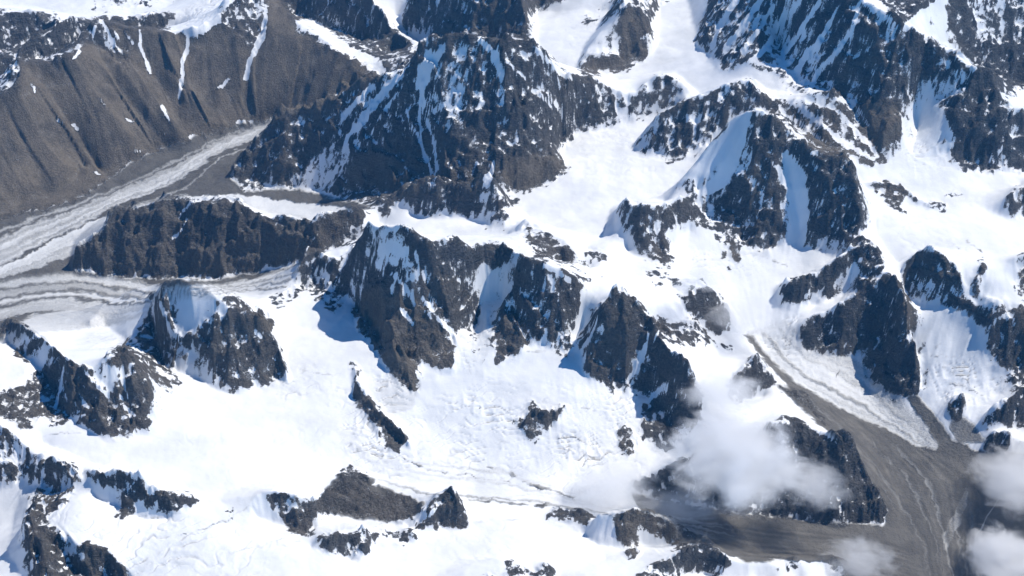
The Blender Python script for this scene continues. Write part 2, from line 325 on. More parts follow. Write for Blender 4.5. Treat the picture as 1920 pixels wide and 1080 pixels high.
RS = np.random.RandomState(5)
def densify(pts, step=3.0, rag=0.0, seed=0):
    p = np.array(pts, float); d = np.hypot(np.diff(p[:, 0]), np.diff(p[:, 1])); t = np.r_[0, np.cumsum(d)]
    n = max(2, int(t[-1]/step)+1); s = np.linspace(0, t[-1], n)
    return np.c_[tuple(np.interp(s, t, p[:, k]) for k in range(p.shape[1]))], s
NZ1 = np.random.RandomState(11).rand(4096)*2-1
def n1(s, lam, off):
    x = s/lam+off; i = np.floor(x).astype(int); f = x-i; return NZ1[i % 4096]*(1-f)+NZ1[(i+1) % 4096]*f
LVLS = [(81, 69), (162, 138), (323, 275), (645, 550)]
def raster_pts(acc, cnt, x, y, val, nx, ny):
    i, j = to_ij(x, y, nx, ny); i = np.rint(i).astype(int); j = np.rint(j).astype(int)
    ok = (i >= 0) & (i < nx) & (j >= 0) & (j < ny)
    np.add.at(acc, (j[ok], i[ok]), val[ok]); np.add.at(cnt, (j[ok], i[ok]), 1.0)
def inpoly(poly, X, Y):
    p = np.array(poly, float); ins = np.zeros(X.shape, bool); n = len(p)
    for k in range(n):
        x1, y1 = p[k]; x2, y2 = p[(k+1) % n]
        if y1 == y2: continue
        c = ((y1 > Y) != (y2 > Y)) & (X < (x2-x1)*(Y-y1)/(y2-y1)+x1); ins ^= c
    return ins
def seg3(x, y, z, maxd=12.0):
    "fill gaps along a 3-D line"
    d = np.hypot(np.diff(x), np.diff(y)); t = np.r_[0, np.cumsum(d)]; s = np.linspace(0, t[-1], int(t[-1]/maxd)+2)
    return np.interp(s, t, x), np.interp(s, t, y), np.interp(s, t, z)

crestX, crestY, crestZ, footX, footY = [], [], [], [], []
for k, (pts, beta, rag) in enumerate(RIDGES):
    p, s = densify(pts, 2.0)
    u, v, dv = p[:, 0], p[:, 1], p[:, 2]
    u = u + 2.2*n1(s, 14, k*17.3); v = v + (1.2*n1(s, 9, k*5.1)+2.0*n1(s, 22, k*9.7))*min(1, rag/8)
    fx, fy, fz = hit(BC, u, v+dv)
    rf = np.hypot(fx, fy); dx, dy, dz = ray(u, v); hd = np.hypot(dx, dy); ta = -dz/hd; tb = math.tan(math.radians(beta))
    rho = (CAM_Z-fz+rf*tb)/(tb+ta); z = CAM_Z-rho*ta; x = dx/hd*rho; y = dy/hd*rho
    x, y, z = seg3(x, y, z)
    crestX.append(x); crestY.append(y); crestZ.append(z)
    m = dv > 14
    footX.append(fx[m]); footY.append(fy[m])
cx = np.concatenate(crestX); cy = np.concatenate(crestY); cz = np.concatenate(crestZ)
ch = cz-surf(BC, cx, cy)
ffx = np.concatenate(footX); ffy = np.concatenate(footY)
floors_xy = []
for f in FLOORS:
    p, _ = densify(f+[f[0]], 8.0); x, y, _ = hit(BC, p[:, 0], p[:, 1]); floors_xy.append(np.c_[x, y])

def solve(extra):
    R = None
    for (nx, ny) in LVLS:
        I, J = np.meshgrid(np.linspace(0, CX-1, nx), np.linspace(0, CY-1, ny))
        gx = bil(CXX, I, J); gy = bil(CYY, I, J)
        acc = np.zeros((ny, nx)); cnt = np.zeros((ny, nx))
        raster_pts(acc, cnt, cx, cy, ch, nx, ny)
        cr = cnt > 0
        zero = np.zeros((ny, nx), bool)
        for f in floors_xy:
            x0, y0 = f.min(0); x1, y1 = f.max(0)
            m = (gx >= x0) & (gx <= x1) & (gy >= y0) & (gy <= y1)
            idx = np.nonzero(m)
            if len(idx[0]): zero[idx] |= inpoly(f, gx[idx], gy[idx])
        fa = np.zeros((ny, nx)); fc = np.zeros((ny, nx)); raster_pts(fa, fc, ffx, ffy, np.zeros(len(ffx)), nx, ny)
        near = blur(cr.astype(float), max(1, nx//160), 1) > 0.02
        zero |= (fc > 0) & ~near
        zero &= ~cr
        val = np.where(cr, acc/np.maximum(cnt, 1), 0.0)
        fix = cr | zero
        if extra is not None:
            ex, ey, ez, ed = extra; ea = np.zeros((ny, nx)); ec = np.zeros((ny, nx)); raster_pts(ea, ec, ex, ey, ez, nx, ny)
            mm = (ec > 0) & ~cr; val[mm] = (ea/np.maximum(ec, 1))[mm]; fix |= mm
        if R is None: R = val.copy()
        else:
            oy, ox = R.shape; I2, J2 = np.meshgrid(np.linspace(0, ox-1, nx), np.linspace(0, oy-1, ny)); R = bil(R, I2, J2)
        R[fix] = val[fix]
        wx, wy = 1.0/(0.93*2*PMAX/nx)**2, 1.0/((qc[-1]-qc[0])/ny)**2; ws = 2*(wx+wy)
        for it in range(260 if nx < 200 else 150 if nx < 400 else 90):
            Pd = np.pad(R, 1, mode='edge')
            N = (wx*(Pd[1:-1, 2:]+Pd[1:-1, :-2])+wy*(Pd[2:, 1:-1]+Pd[:-2, 1:-1]))/ws
            R = np.where(fix, val, N)
    return R, fix
R1, _ = solve(None)
Z1 = BC+R1
ex, ey, ez = [], [], []
for k, pts in enumerate(SPURS):
    p, s = densify(pts, 3.0)
    u = p[:, 0]+1.5*n1(s, 12, k*3.3); v = p[:, 1]; e = p[:, 2]
    x, y, z = hit(Z1, u, v); dx, dy, dz = ray(u, v)
    # move along the ray so the point stands e above (or below) the face
    k2 = np.zeros_like(e); sx, sy, sz = x.copy(), y.copy(), z.copy()
    for it in range(24):
        h = sz-surf(Z1, sx, sy); step = (e-h)*0.5
        L = np.hypot(dx, dy); sx = sx-dx*step; sy = sy-dy*step; sz = sz-dz*step
    ok = np.abs((sz-surf(Z1, sx, sy))-e) < 60
    if ok.sum() < 2: continue
    if not ok.all():
        sx, sy, sz = sx[ok], sy[ok], sz[ok]
    dd = np.hypot(np.diff(sx), np.diff(sy)); keep = np.r_[True, dd < 250]
    sx, sy, sz = sx[keep], sy[keep], sz[keep]
    if len(sx) < 2: continue
    sx, sy, sz = seg3(sx, sy, sz)
    ex.append(sx); ey.append(sy); ez.append(sz)
EXD = ex
ex = np.concatenate(ex); ey = np.concatenate(ey); ez = np.concatenate(ez)
ez = ez-surf(BC, ex, ey)
R2, fixed = solve((ex, ey, ez, None))
print('solved', round(time.time()-T0, 1))
Zc = BC+R2
Zc = blur(Zc, 1, 1)*0.3+Zc*0.7
If, Jf = np.meshgrid(np.linspace(0, CX-1, NX), np.linspace(0, CY-1, NY))
Z = bil(Zc, If, Jf)
Z = 0.5*Z+0.5*blur(Z, 1, 1)
# ------------------------------------------------------------------ what covers the ground: rock outcrops
# (outline, how bare 0..1 [0.5 = rock and snow mixed], brownness 0..1)
ROCK = [
 ([(-120,25),(12,19),(30,27),(52,21),(98,27),(125,36),(170,33),(250,29),(330,24),(318,45),(300,62),(240,62),(180,45),(150,80),(110,118),(36,112),(0,108),(-120,110)],0.9,0.3),
 ([(165,22),(180,8),(200,-40),(345,-40),(342,-2),(300,8),(250,16),(200,22)],0.55,0.2),
 ([(-120,110),(0,105),(40,95),(70,72),(100,58),(130,38),(178,33),(165,62),(155,82),(110,118),(36,112),(37,160),(0,182),(-120,230)],0.72,0.2),
 ([(-160,235),(0,182),(36,160),(36,112),(110,118),(155,82),(165,62),(184,35),(205,45),(250,58),(290,55),(330,58),(365,60),(385,45),(412,35),(432,-40),(480,-60),(545,-60),(600,-60),(640,-50),(640,60),(548,35),(560,50),(600,72),(640,100),(720,140),(700,150),(620,210),(530,218),(515,225),(430,240),(345,268),(270,295),(150,375),(60,400),(-160,450)],1.0,0.9),
 ([(430,-60),(500,-60),(500,20),(480,90),(455,80),(440,50),(410,40)],0.55,0.3),
 ([(170,45),(190,40),(215,70),(245,100),(230,115),(195,80),(170,75)],0.6,0.5),
 ([(560,-60),(640,-60),(680,-50),(693,0),(712,22),(730,45),(745,65),(775,82),(797,96),(765,130),(745,135),(715,130),(690,105),(650,88),(610,60),(580,35),(548,38),(530,10)],0.88,0.35),
 ([(752,48),(760,30),(770,0),(780,-40),(800,-120),(950,-120),(975,0),(984,28),(992,70),(985,72),(945,90),(930,75),(870,62),(835,75),(800,62),(780,55)],0.88,0.35),
 ([(980,25),(1000,22),(1040,10),(1075,-10),(1080,-60),(960,-60)],0.9,0.5),
 # pyramid
 ([(520,222),(530,212),(600,203),(640,180),(690,150),(712,142),(760,140),(785,104),(797,88),(830,78),(845,68),(870,62),(900,68),(930,72),(945,88),(965,73),(985,72),(1003,85),(1035,118),(1060,146),(1110,150),(1140,165),(1165,178),(1190,178),(1215,172),(1192,190),(1180,215),(1165,230),(1120,245),(1085,240),(1070,245),(1076,258),(1066,278),(1038,275),(1046,300),(1068,318),(1050,338),(1010,352),(960,362),(925,358),(905,352),(860,362),(830,355),(790,345),(775,375),(740,380),(690,385),(640,372),(610,362),(560,352),(500,358),(455,358),(432,330),(440,310),(470,278),(500,250)],0.9,0.25),
 ([(1000,85),(1040,112),(1062,146),(1110,150),(1165,178),(1190,180),(1165,230),(1100,240),(1060,200),(1020,150)],0.74,0.3),
 ([(820,95),(870,70),(940,90),(960,150),(930,210),(870,230),(830,210),(790,200),(800,140)],0.62,0.2),
 ([(640,180),(700,150),(760,142),(720,210),(650,300),(600,290),(640,240)],0.5,0.1),
 ([(530,215),(600,205),(640,200),(590,290),(555,345),(500,358),(455,358),(432,330),(470,278)],0.95,0.4),
 ([(700,270),(800,250),(900,290),(1000,300),(1060,320),(1000,355),(925,360),(860,362),(800,345),(760,378),(690,385),(632,372),(650,320)],0.97,0.45),
 ([(960,300),(1040,285),(1066,318),(1000,355),(925,358),(900,330)],1.0,0.8),
 ([(553,328),(575,300),(600,282),(630,268),(650,275),(656,300),(640,318),(626,346),(605,350),(585,346),(558,354)],0.0,0.1),
 ([(1165,178),(1190,178),(1215,158),(1235,137),(1250,137),(1268,145),(1302,182),(1270,205),(1240,222),(1200,228),(1180,215)],0.36,0.3),
 ([(1168,15),(1180,18),(1195,10),(1208,30),(1222,55),(1210,70),(1216,105),(1190,125),(1165,135),(1140,136),(1110,142),(1088,138),(1100,108),(1128,118),(1130,100),(1148,118),(1165,95),(1172,70),(1160,60),(1170,40)],1.0,0.75),
 ([(1090,40),(1105,20),(1140,0),(1160,-30),(1178,-10),(1165,25),(1130,45),(1100,52)],0.5,0.2),
 ([(1180,-60),(1260,-60),(1260,0),(1230,25),(1216,52),(1200,25),(1180,10)],0.6,0.4),
 # striated wall
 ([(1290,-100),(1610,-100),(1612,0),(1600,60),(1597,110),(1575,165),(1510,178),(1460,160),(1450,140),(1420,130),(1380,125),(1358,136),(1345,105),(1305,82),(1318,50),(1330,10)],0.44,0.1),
 ([(1305,82),(1318,50),(1345,20),(1352,50),(1345,75),(1320,88)],0.9,0.1),
 ([(1355,135),(1375,90),(1410,60),(1440,55),(1430,90),(1390,120)],0.85,0.1),
 ([(1415,130),(1470,70),(1490,70),(1470,110),(1440,130)],0.85,0.1),
 ([(1440,160),(1490,110),(1540,70),(1590,40),(1597,60),(1560,100),(1520,130),(1480,150)],0.75,0.1),
 ([(1470,172),(1530,130),(1590,80),(1597,110),(1575,165),(1510,178)],0.78,0.1),
 # F face right of the wall
 ([(1612,0),(1650,30),(1690,50),(1720,66),(1760,85),(1780,92),(1760,130),(1740,160),(1705,185),(1685,210),(1690,250),(1680,280),(1640,285),(1600,250),(1540,215),(1560,165),(1597,110),(1600,60)],0.76,0.35),
 ([(1620,15),(1650,30),(1690,50),(1715,66),(1690,90),(1650,90),(1615,50)],0.38,0.3),
 ([(1700,60),(1760,85),(1790,95),(1765,140),(1700,190),(1640,200),(1600,190),(1600,130),(1660,120)],0.86,0.15),
 ([(1610,190),(1690,190),(1690,250),(1660,285),(1620,260)],0.95,0.8),
 ([(1440,178),(1447,182),(1480,194),(1510,190),(1560,195),(1600,240),(1640,275),(1668,308),(1650,312),(1600,298),(1580,285),(1555,290),(1525,285),(1500,250),(1470,222),(1455,205)],0.56,0.6),
 ([(1520,240),(1580,275),(1640,295),(1667,310),(1620,308),(1560,288),(1525,285),(1505,262)],0.85,0.8),
 ([(1690,50),(1722,22),(1785,-30),(1640,-60),(1660,20)],1.0,0.1),
 ([(1790,-60),(2060,-100),(2060,160),(1935,160),(1900,180),(1870,150),(1855,137),(1830,120),(1800,80),(1785,50)],0.62,0.15),
 ([(1805,80),(1860,90),(1920,60),(1980,60),(1980,150),(1900,165),(1880,170),(1858,138),(1830,110)],0.95,0.15),
 ([(1785,95),(1808,116),(1830,132),(1855,138),(1872,165),(1882,200),(1900,215),(2000,200),(2000,300),(1905,325),(1890,318),(1860,325),(1830,318),(1795,322),(1785,290),(1790,250),(1770,205),(1750,180),(1760,130)],0.95,0.1),
 ([(1765,100),(1800,115),(1830,132),(1800,160),(1770,185),(1745,175)],0.62,0.1),
 ([(1895,220),(2000,200),(2000,330),(1930,330),(1905,320),(1898,280)],0.95,0.1),
 # G
 ([(1192,270),(1235,233),(1280,200),(1320,180),(1360,162),(1385,152),(1406,147),(1425,168),(1440,205),(1410,205),(1378,215),(1350,245),(1310,285),(1270,305),(1240,300),(1195,288)],0.7,0.15),
 ([(1380,160),(1406,147),(1420,165),(1430,200),(1410,200),(1385,200),(1350,215),(1340,200)],0.85,0.15),
 ([(1425,168),(1445,180),(1470,215),(1500,270),(1520,288),(1485,275),(1445,215)],0.72,0.6),
 # H
 ([(1412,215),(1440,215),(1462,232),(1495,268),(1525,288),(1575,290),(1600,325),(1622,395),(1618,425),(1600,445),(1570,475),(1530,470),(1520,430),(1515,380),(1500,330),(1470,310),(1415,290),(1408,262)],0.88,0.1),
 ([(1412,290),(1440,285),(1500,310),(1512,360),(1500,400),(1470,380),(1450,340),(1410,330)],0.36,0.3),
 ([(1340,370),(1370,340),(1400,320),(1440,345),(1465,400),(1470,440),(1450,465),(1420,472),(1400,460),(1385,440),(1362,445),(1345,455),(1335,430)],0.88,0.2),
 ([(1370,330),(1420,310),(1460,340),(1470,400),(1440,390),(1400,350)],0.6,0.4),
 ([(1375,440),(1395,455),(1390,485),(1372,505),(1360,490),(1355,460)],0.72,0.7),
 ([(1508,415),(1528,425),(1530,455),(1512,455)],0.7,0.4),
 ([(1512,340),(1530,330),(1530,400),(1515,415),(1508,400)],0.25,0.1),
 ([(1530,430),(1570,440),(1590,450),(1575,478),(1545,475),(1528,455)],0.22,0.1),
 # I and J
 ([(1462,548),(1475,530),(1500,522),(1530,515),(1560,500),(1590,478),(1608,445),(1640,452),(1655,490),(1640,510),(1620,495),(1600,490),(1580,505),(1562,530),(1557,558),(1525,555),(1512,565),(1490,572),(1470,578)],0.95,0.1),
 ([(1600,510),(1640,505),(1660,490),(1650,515),(1625,540),(1605,545)],0.65,0.2),
 ([(1497,615),(1525,600),(1560,585),(1600,562),(1640,540),(1662,515),(1680,540),(1695,580),(1702,620),(1712,660),(1728,700),(1730,738),(1700,742),(1680,738),(1650,718),(1628,705),(1622,680),(1640,650),(1620,645),(1600,660),(1575,665),(1560,655),(1535,658),(1505,650)],1.0,0.12),
 ([(1690,560),(1720,560),(1725,590),(1705,620),(1690,640)],0.85,0.7),
 ([(1565,640),(1600,645),(1590,668),(1572,668)],0.9,0.5),
 ([(1700,500),(1720,480),(1745,473),(1775,488),(1798,520),(1805,550),(1818,575),(1830,585),(1815,590),(1780,575),(1770,562),(1745,562),(1722,540),(1705,520)],0.82,0.3),
 ([(1725,500),(1760,505),(1762,535),(1725,530)],0.52,0.4),
 ([(1815,578),(1850,577),(1870,580),(1895,575),(1900,595),(1860,605),(1840,602),(1820,590)],0.85,0.15),
 ([(1852,612),(1905,600),(1912,690),(1895,690),(1860,680),(1850,650)],1.0,0.05),
 ([(1905,577),(1990,590),(1990,700),(1930,700),(1912,690),(1906,620)],0.95,0.6),
 ([(1895,700),(1925,690),(1990,690),(1990,760),(1905,745),(1892,720)],0.9,0.2),
 ([(1836,490),(1852,492),(1846,520),(1832,562),(1818,560),(1832,525)],0.75,0.6),
 ([(1905,478),(1990,470),(1990,580),(1925,560),(1905,540),(1915,510)],0.9,0.4),
 ([(1628,340),(1650,340),(1690,348),(1725,368),(1720,372),(1690,382),(1700,408),(1670,385),(1640,360)],0.8,0.6),
 ([(1740,375),(1773,380),(1772,394),(1745,392)],0.95,0.3),
 ([(1765,362),(1800,360),(1832,366),(1800,372),(1775,368)],0.8,0.3),
 ([(1882,385),(1900,355),(1925,345),(1990,350),(1990,400),(1925,405),(1900,412),(1888,405)],0.7,0.3),
 # G small, valley
 ([(770,375),(800,347),(812,336),(850,344),(885,352),(905,365),(900,400),(870,410),(850,400),(820,405),(790,400),(765,385)],0.58,0.1),
 ([(920,365),(945,385),(965,420),(940,430),(905,432),(915,400)],0.6,0.1),
 ([(715,380),(745,375),(748,395),(725,408),(712,398)],0.85,0.1),
 ([(975,435),(990,412),(1010,432),(1040,445),(1062,455),(1085,490),(1090,522),(1072,520),(1050,495),(1010,485),(995,465)],0.84,0.45),
 ([(1095,472),(1115,466),(1138,476),(1134,492),(1110,495)],0.75,0.3),
 ([(1158,392),(1172,378),(1200,388),(1245,385),(1280,378),(1300,395),(1270,430),(1240,440),(1265,490),(1262,512),(1230,500),(1200,480),(1175,440),(1165,410)],0.56,0.3),
 ([(1215,455),(1230,445),(1248,465),(1265,495),(1262,510),(1240,498)],0.9,0.5),
 # D
 ([(138,502),(143,478),(165,455),(200,430),(205,410),(235,390),(290,385),(312,373),(340,370),(362,376),(400,376),(425,371),(445,378),(470,398),(512,412),(540,407),(590,420),(625,403),(660,396),(682,392),(690,398),(665,430),(650,452),(620,465),(590,478),(560,492),(520,502),(450,515),(392,526),(300,518),(220,522),(180,512)],1.0,0.52),
 ([(522,580),(500,560),(540,540),(580,478),(600,475),(625,490),(632,520),(628,585),(600,575),(575,545),(545,560)],0.6,0.1),
 # M central wall
 ([(676,465),(690,445),(715,428),(700,460),(690,490),(700,520),(690,560),(668,590),(670,610),(664,600),(666,560),(680,520)],0.62,0.1),
 ([(752,424),(770,432),(785,446),(800,455),(820,455),(850,447),(862,462),(885,472),(905,466),(935,453),(962,475),(945,490),(915,500),(895,495),(880,515),(850,520),(835,520),(815,515),(800,505),(775,490),(762,460)],0.93,0.1),
 ([(700,500),(735,500),(770,500),(775,530),(760,555),(740,540),(710,540),(695,530)],0.6,0.2),
 ([(670,545),(700,540),(730,545),(760,560),(790,560),(810,590),(835,620),(855,650),(858,690),(840,698),(818,690),(805,682),(782,690),(784,740),(772,735),(755,710),(735,685),(705,660),(690,640),(668,605)],0.95,0.75),
 ([(795,520),(815,515),(850,520),(880,530),(895,560),(890,600),(880,615),(855,615),(835,605),(815,590),(798,560)],0.88,0.4),
 ([(960,490),(985,488),(1005,500),(1030,515),(1045,540),(1085,535),(1090,560),(1080,590),(1062,620),(1050,645),(1030,648),(1005,640),(990,610),(975,590),(960,570)],0.76,0.25),
 ([(935,585),(955,568),(975,600),(990,640),(985,655),(960,668),(935,684),(928,650),(930,610)],0.97,0.5),
 ([(1050,535),(1075,532),(1088,560),(1075,560)],0.9,0.1),
 ([(1048,640),(1075,625),(1080,655),(1060,670),(1048,660)],0.9,0.1),
 # N
 ([(1100,660),(1108,640),(1130,592),(1150,556),(1162,541),(1175,548),(1190,565),(1208,590),(1222,612),(1225,640),(1200,660),(1180,690),(1165,718),(1140,712),(1115,712),(1098,690)],0.97,0.4),
 ([(1195,570),(1215,600),(1235,630),(1245,655),(1275,678),(1300,708),(1318,740),(1316,790),(1295,810),(1275,830),(1250,850),(1225,830),(1205,815),(1200,790),(1210,760),(1240,740),(1262,722),(1255,705),(1220,730),(1190,745),(1200,700),(1210,670),(1190,660),(1180,620)],0.93,0.3),
 ([(1145,720),(1165,700),(1180,690),(1190,700),(1175,725),(1150,735)],0.85,0.15),
 ([(1155,800),(1190,802),(1205,830),(1185,860),(1160,845)],0.9,0.5),
 ([(1218,612),(1230,595),(1262,602),(1292,602),(1325,625),(1300,640),(1262,640),(1240,630)],0.8,0.5),
 ([(1262,540),(1272,528),(1292,525),(1312,532),(1335,552),(1355,562),(1368,585),(1372,615),(1350,625),(1330,610),(1300,580),(1275,565)],0.9,0.35),
 ([(1357,645),(1372,645),(1380,660),(1365,662)],0.9,0.2),
 ([(1262,600),(1300,610),(1335,640),(1290,638)],0.7,0.3),
 ([(1366,738),(1368,710),(1400,688),(1416,664),(1432,684),(1458,718),(1440,728),(1425,725),(1400,750),(1380,760)],0.92,0.35),
 ([(1458,718),(1500,735),(1530,765),(1560,800),(1545,800),(1515,770),(1480,745)],0.9,0.5),
 # P + under the clouds
 ([(1185,905),(1240,880),(1280,860),(1310,850),(1380,840),(1430,815),(1458,788),(1475,784),(1500,790),(1525,805),(1545,822),(1565,822),(1580,825),(1598,845),(1615,880),(1645,920),(1665,955),(1660,985),(1600,985),(1540,980),(1480,975),(1400,965),(1300,955),(1230,935),(1190,920)],0.97,0.25),
 # left mountains
 ([(-100,615),(0,612),(18,603),(30,602),(55,617),(60,628),(30,622),(10,640),(-100,650)],0.85,0.4),
 ([(28,650),(55,645),(80,630),(85,648),(62,655),(50,672),(45,682),(30,675),(25,662)],0.72,0.6),
 ([(85,640),(105,655),(125,680),(150,684),(172,690),(175,700),(150,700),(122,695),(100,670)],0.55,0.5),
 ([(-60,740),(10,735),(40,720),(70,698),(85,690),(120,692),(122,710),(150,692),(175,715),(200,735),(215,735),(240,700),(262,705),(283,720),(280,760),(282,812),(262,805),(240,818),(212,825),(180,812),(150,800),(135,780),(118,795),(100,800),(95,785),(65,790),(45,812),(20,790),(-60,790)],0.87,0.45),
 ([(200,665),(235,652),(255,680),(270,695),(245,700),(225,690),(205,690)],0.58,0.6),
 ([(250,632),(275,600),(295,570),(308,555),(320,575),(318,600),(332,625),(345,630),(372,628),(380,605),(405,595),(430,600),(440,590),(405,550),(440,560),(478,590),(490,620),(515,645),(535,675),(535,700),(520,722),(480,722),(460,728),(435,738),(400,722),(410,690),(400,680),(370,665),(330,640),(325,665),(330,700),(290,700),(262,665)],0.86,0.4),
 ([(325,645),(370,660),(400,680),(410,720),(345,715),(328,700)],0.1,0.5),
 ([(478,585),(500,585),(515,600),(515,620),(495,625),(480,605)],0.9,0.8),
 ([(268,545),(285,552),(292,560),(278,566)],0.6,0.4),
 ([(-100,800),(0,806),(15,808),(40,828),(55,860),(62,880),(48,900),(25,912),(10,920),(0,915),(-100,920)],0.72,0.2),
 ([(60,880),(85,855),(105,868),(135,872),(160,893),(155,905),(130,930),(125,950),(100,968),(85,960),(82,940),(68,930),(55,930),(70,905)],0.68,0.5),
 ([(62,935),(82,925),(90,960),(95,980),(120,1010),(130,1040),(165,1065),(165,1100),(60,1100),(66,1060),(60,1030),(28,1030),(45,1000),(48,980)],0.95,0.4),
 ([(60,1030),(32,1020),(28,1030),(55,1075),(66,1060)],0.15,0.1),
 ([(150,1022),(172,1022),(200,1035),(225,1060),(250,1090),(250,1110),(160,1110),(160,1080),(170,1055)],0.98,0.4),
 ([(165,890),(180,884),(205,896),(226,885),(246,892),(268,898),(280,920),(312,925),(348,926),(378,940),(345,958),(310,965),(280,960),(282,945),(258,925),(222,912),(180,905)],0.98,0.2),
 ([(215,965),(225,935),(258,925),(255,950),(235,975)],0.95,0.4),
 ([(425,960),(440,952),(435,968),(428,970)],0.9,0.3),
 ([(500,940),(515,928),(535,925),(560,932),(570,945),(590,938),(612,936),(640,940),(600,955),(585,975),(590,1005),(565,1005),(548,1000),(535,985),(525,955)],0.8,0.4),
 ([(615,915),(640,900),(645,882),(668,886),(692,895),(698,915),(745,928),(780,938),(800,945),(780,965),(762,978),(720,980),(690,975),(640,965),(610,955),(585,970),(595,945)],1.0,0.55),
 ([(640,880),(665,875),(690,890),(695,905),(660,905),(640,910)],0.95,0.4),
 ([(770,990),(790,970),(800,965),(820,930),(830,945),(840,955),(800,975)],0.35,0.4),
 ([(770,992),(785,975),(815,965),(828,928),(850,924),(862,945),(878,975),(872,988),(850,985),(832,994),(800,990)],0.93,0.4),
 ([(588,1022),(600,1008),(640,998),(660,1002),(680,990),(696,1004),(696,1030),(675,1050),(660,1045),(640,1040),(610,1040)],0.87,0.2),
 ([(690,993),(730,995),(752,1000),(766,990),(784,1015),(760,1018),(740,1010),(700,1008)],0.95,0.4),
 ([(945,1078),(955,1055),(975,1060),(1005,1072),(1024,1058),(1040,1075),(1060,1100),(940,1110)],0.85,0.3),
 ([(910,1078),(930,1075),(945,1090),(910,1100)],0.7,0.3),
 ([(1018,968),(1045,955),(1092,958),(1112,970),(1100,985),(1060,978)],1.0,0.5),
 ([(1148,968),(1190,958),(1205,975),(1190,990),(1192,1015),(1205,1035),(1185,1050),(1165,1035),(1155,1000)],0.75,0.6),
 ([(1185,960),(1230,965),(1290,985),(1310,1010),(1270,1030),(1240,1015),(1210,990)],0.6,0.7),
 ([(1185,1090),(1220,1058),(1255,1045),(1280,1030),(1325,1014),(1345,1032),(1372,1055),(1350,1080),(1290,1065),(1240,1090)],0.78,0.15),
 ([(1455,1068),(1475,1052),(1492,1047),(1500,1060),(1470,1072)],0.9,0.2),
 ([(1550,1060),(1565,1045),(1585,1060),(1600,1085),(1560,1075)],0.7,0.2),
 ([(662,712),(672,712),(685,735),(710,762),(740,790),(768,828),(745,840),(750,850),(728,838),(705,820),(705,800),(680,775),(664,740)],0.97,0.5),
 ([(655,680),(665,680),(680,700),(665,715)],0.9,0.4),
 ([(745,705),(765,715),(785,735),(778,742),(760,725)],0.9,0.5),
 ([(985,755),(1000,752),(1015,768),(1035,770),(1062,760),(1058,775),(1030,800),(1015,820),(995,832),(985,812),(960,800),(965,785),(985,780)],0.9,0.4),
 ([(1778,765),(1785,750),(1802,742),(1812,758),(1800,785),(1782,788)],0.9,0.3),
 ([(1840,800),(1845,785),(1880,760),(1900,745),(1990,725),(1990,790),(1925,795),(1870,800)],0.95,0.1),
 ([(1842,830),(1860,820),(1895,822),(1900,845),(1870,862),(1850,850)],0.95,0.1),

 ([(642,430),(690,425),(702,442),(672,480),(656,560),(642,600),(630,560)],0.42,0.2),
 ([(875,580),(930,570),(930,640),(900,690),(885,650)],0.34,0.2),
 ([(1120,575),(1150,550),(1122,640),(1100,672),(1084,640)],0.5,0.2),
 ([(1280,378),(1340,375),(1340,435),(1300,420)],0.5,0.3),
 ([(1200,500),(1260,518),(1290,530),(1345,560),(1300,560),(1230,540)],0.33,0.3),
 ([(210,640),(260,640),(280,680),(330,700),(345,722),(280,715),(230,690)],0.5,0.5),
 ([(1715,640),(1735,650),(1742,720),(1730,738)],0.5,0.3),
 ([(1265,352),(1300,330),(1340,360),(1340,380),(1290,376)],0.36,0.1),
 ([(1700,490),(1680,540),(1700,600),(1720,620),(1730,560)],0.4,0.5),
 ([(1200,620),(1300,640),(1330,630),(1370,660),(1290,650)],0.34,0.4),
 ([(890,300),(925,310),(960,360),(985,380),(960,400),(920,370)],0.5,0.3),
 ([(1040,480),(1100,500),(1130,530),(1090,540),(1050,510)],0.36,0.4),
]
# loose debris on ice, moraine, valley floor
DEBRIS = [
 ([(-160,400),(60,398),(150,372),(270,292),(345,262),(430,238),(515,222),(530,225),(500,250),(440,315),(432,335),(460,360),(560,355),(640,375),(700,388),(660,400),(590,420),(540,412),(440,375),(340,368),(230,395),(200,430),(140,480),(140,505),(220,524),(300,520),(390,528),(450,515),(520,505),(555,495),(480,530),(400,545),(300,555),(200,585),(60,612),(0,640),(-160,660)],0.95,0.35),
 ([(-160,600),(0,602),(80,596),(60,625),(0,640),(-160,650)],0.85,0.9),
 ([(60,590),(150,575),(240,590),(330,575),(200,615),(60,625),(20,650),(0,640)],0.35,0.6),
 ([(1455,720),(1500,728),(1560,768),(1640,800),(1700,838),(1750,845),(1760,830),(1720,780),(1700,745),(1720,742),(1760,790),(1790,825),(1850,850),(1940,850),(2215,850),(2215,1250),(1580,1200),(1570,1100),(1590,1060),(1560,1040),(1500,1048),(1400,1055),(1330,1015),(1270,1028),(1240,985),(1200,955),(1185,925),(1300,950),(1420,965),(1560,982),(1660,988),(1665,955),(1640,915),(1600,850),(1570,822),(1540,800)],1.0,0.5),
 ([(1790,770),(1830,800),(1850,830),(1800,830),(1780,800)],0.75,0.5),
 ([(610,920),(640,888),(690,892),(745,925),(800,942),(780,965),(720,980),(640,968),(600,958)],0.9,0.5),
 ([(1290,985),(1360,1010),(1400,1055),(1330,1015)],1.0,0.8),
 ([(620,800),(680,800),(720,850),(760,880),(720,895),(660,850)],0.16,0.3),
 ([(700,720),(745,700),(780,740),(775,770),(730,775)],0.22,0.4),
 ([(1400,620),(1480,600),(1500,640),(1480,680),(1420,660)],0.3,0.5),
]
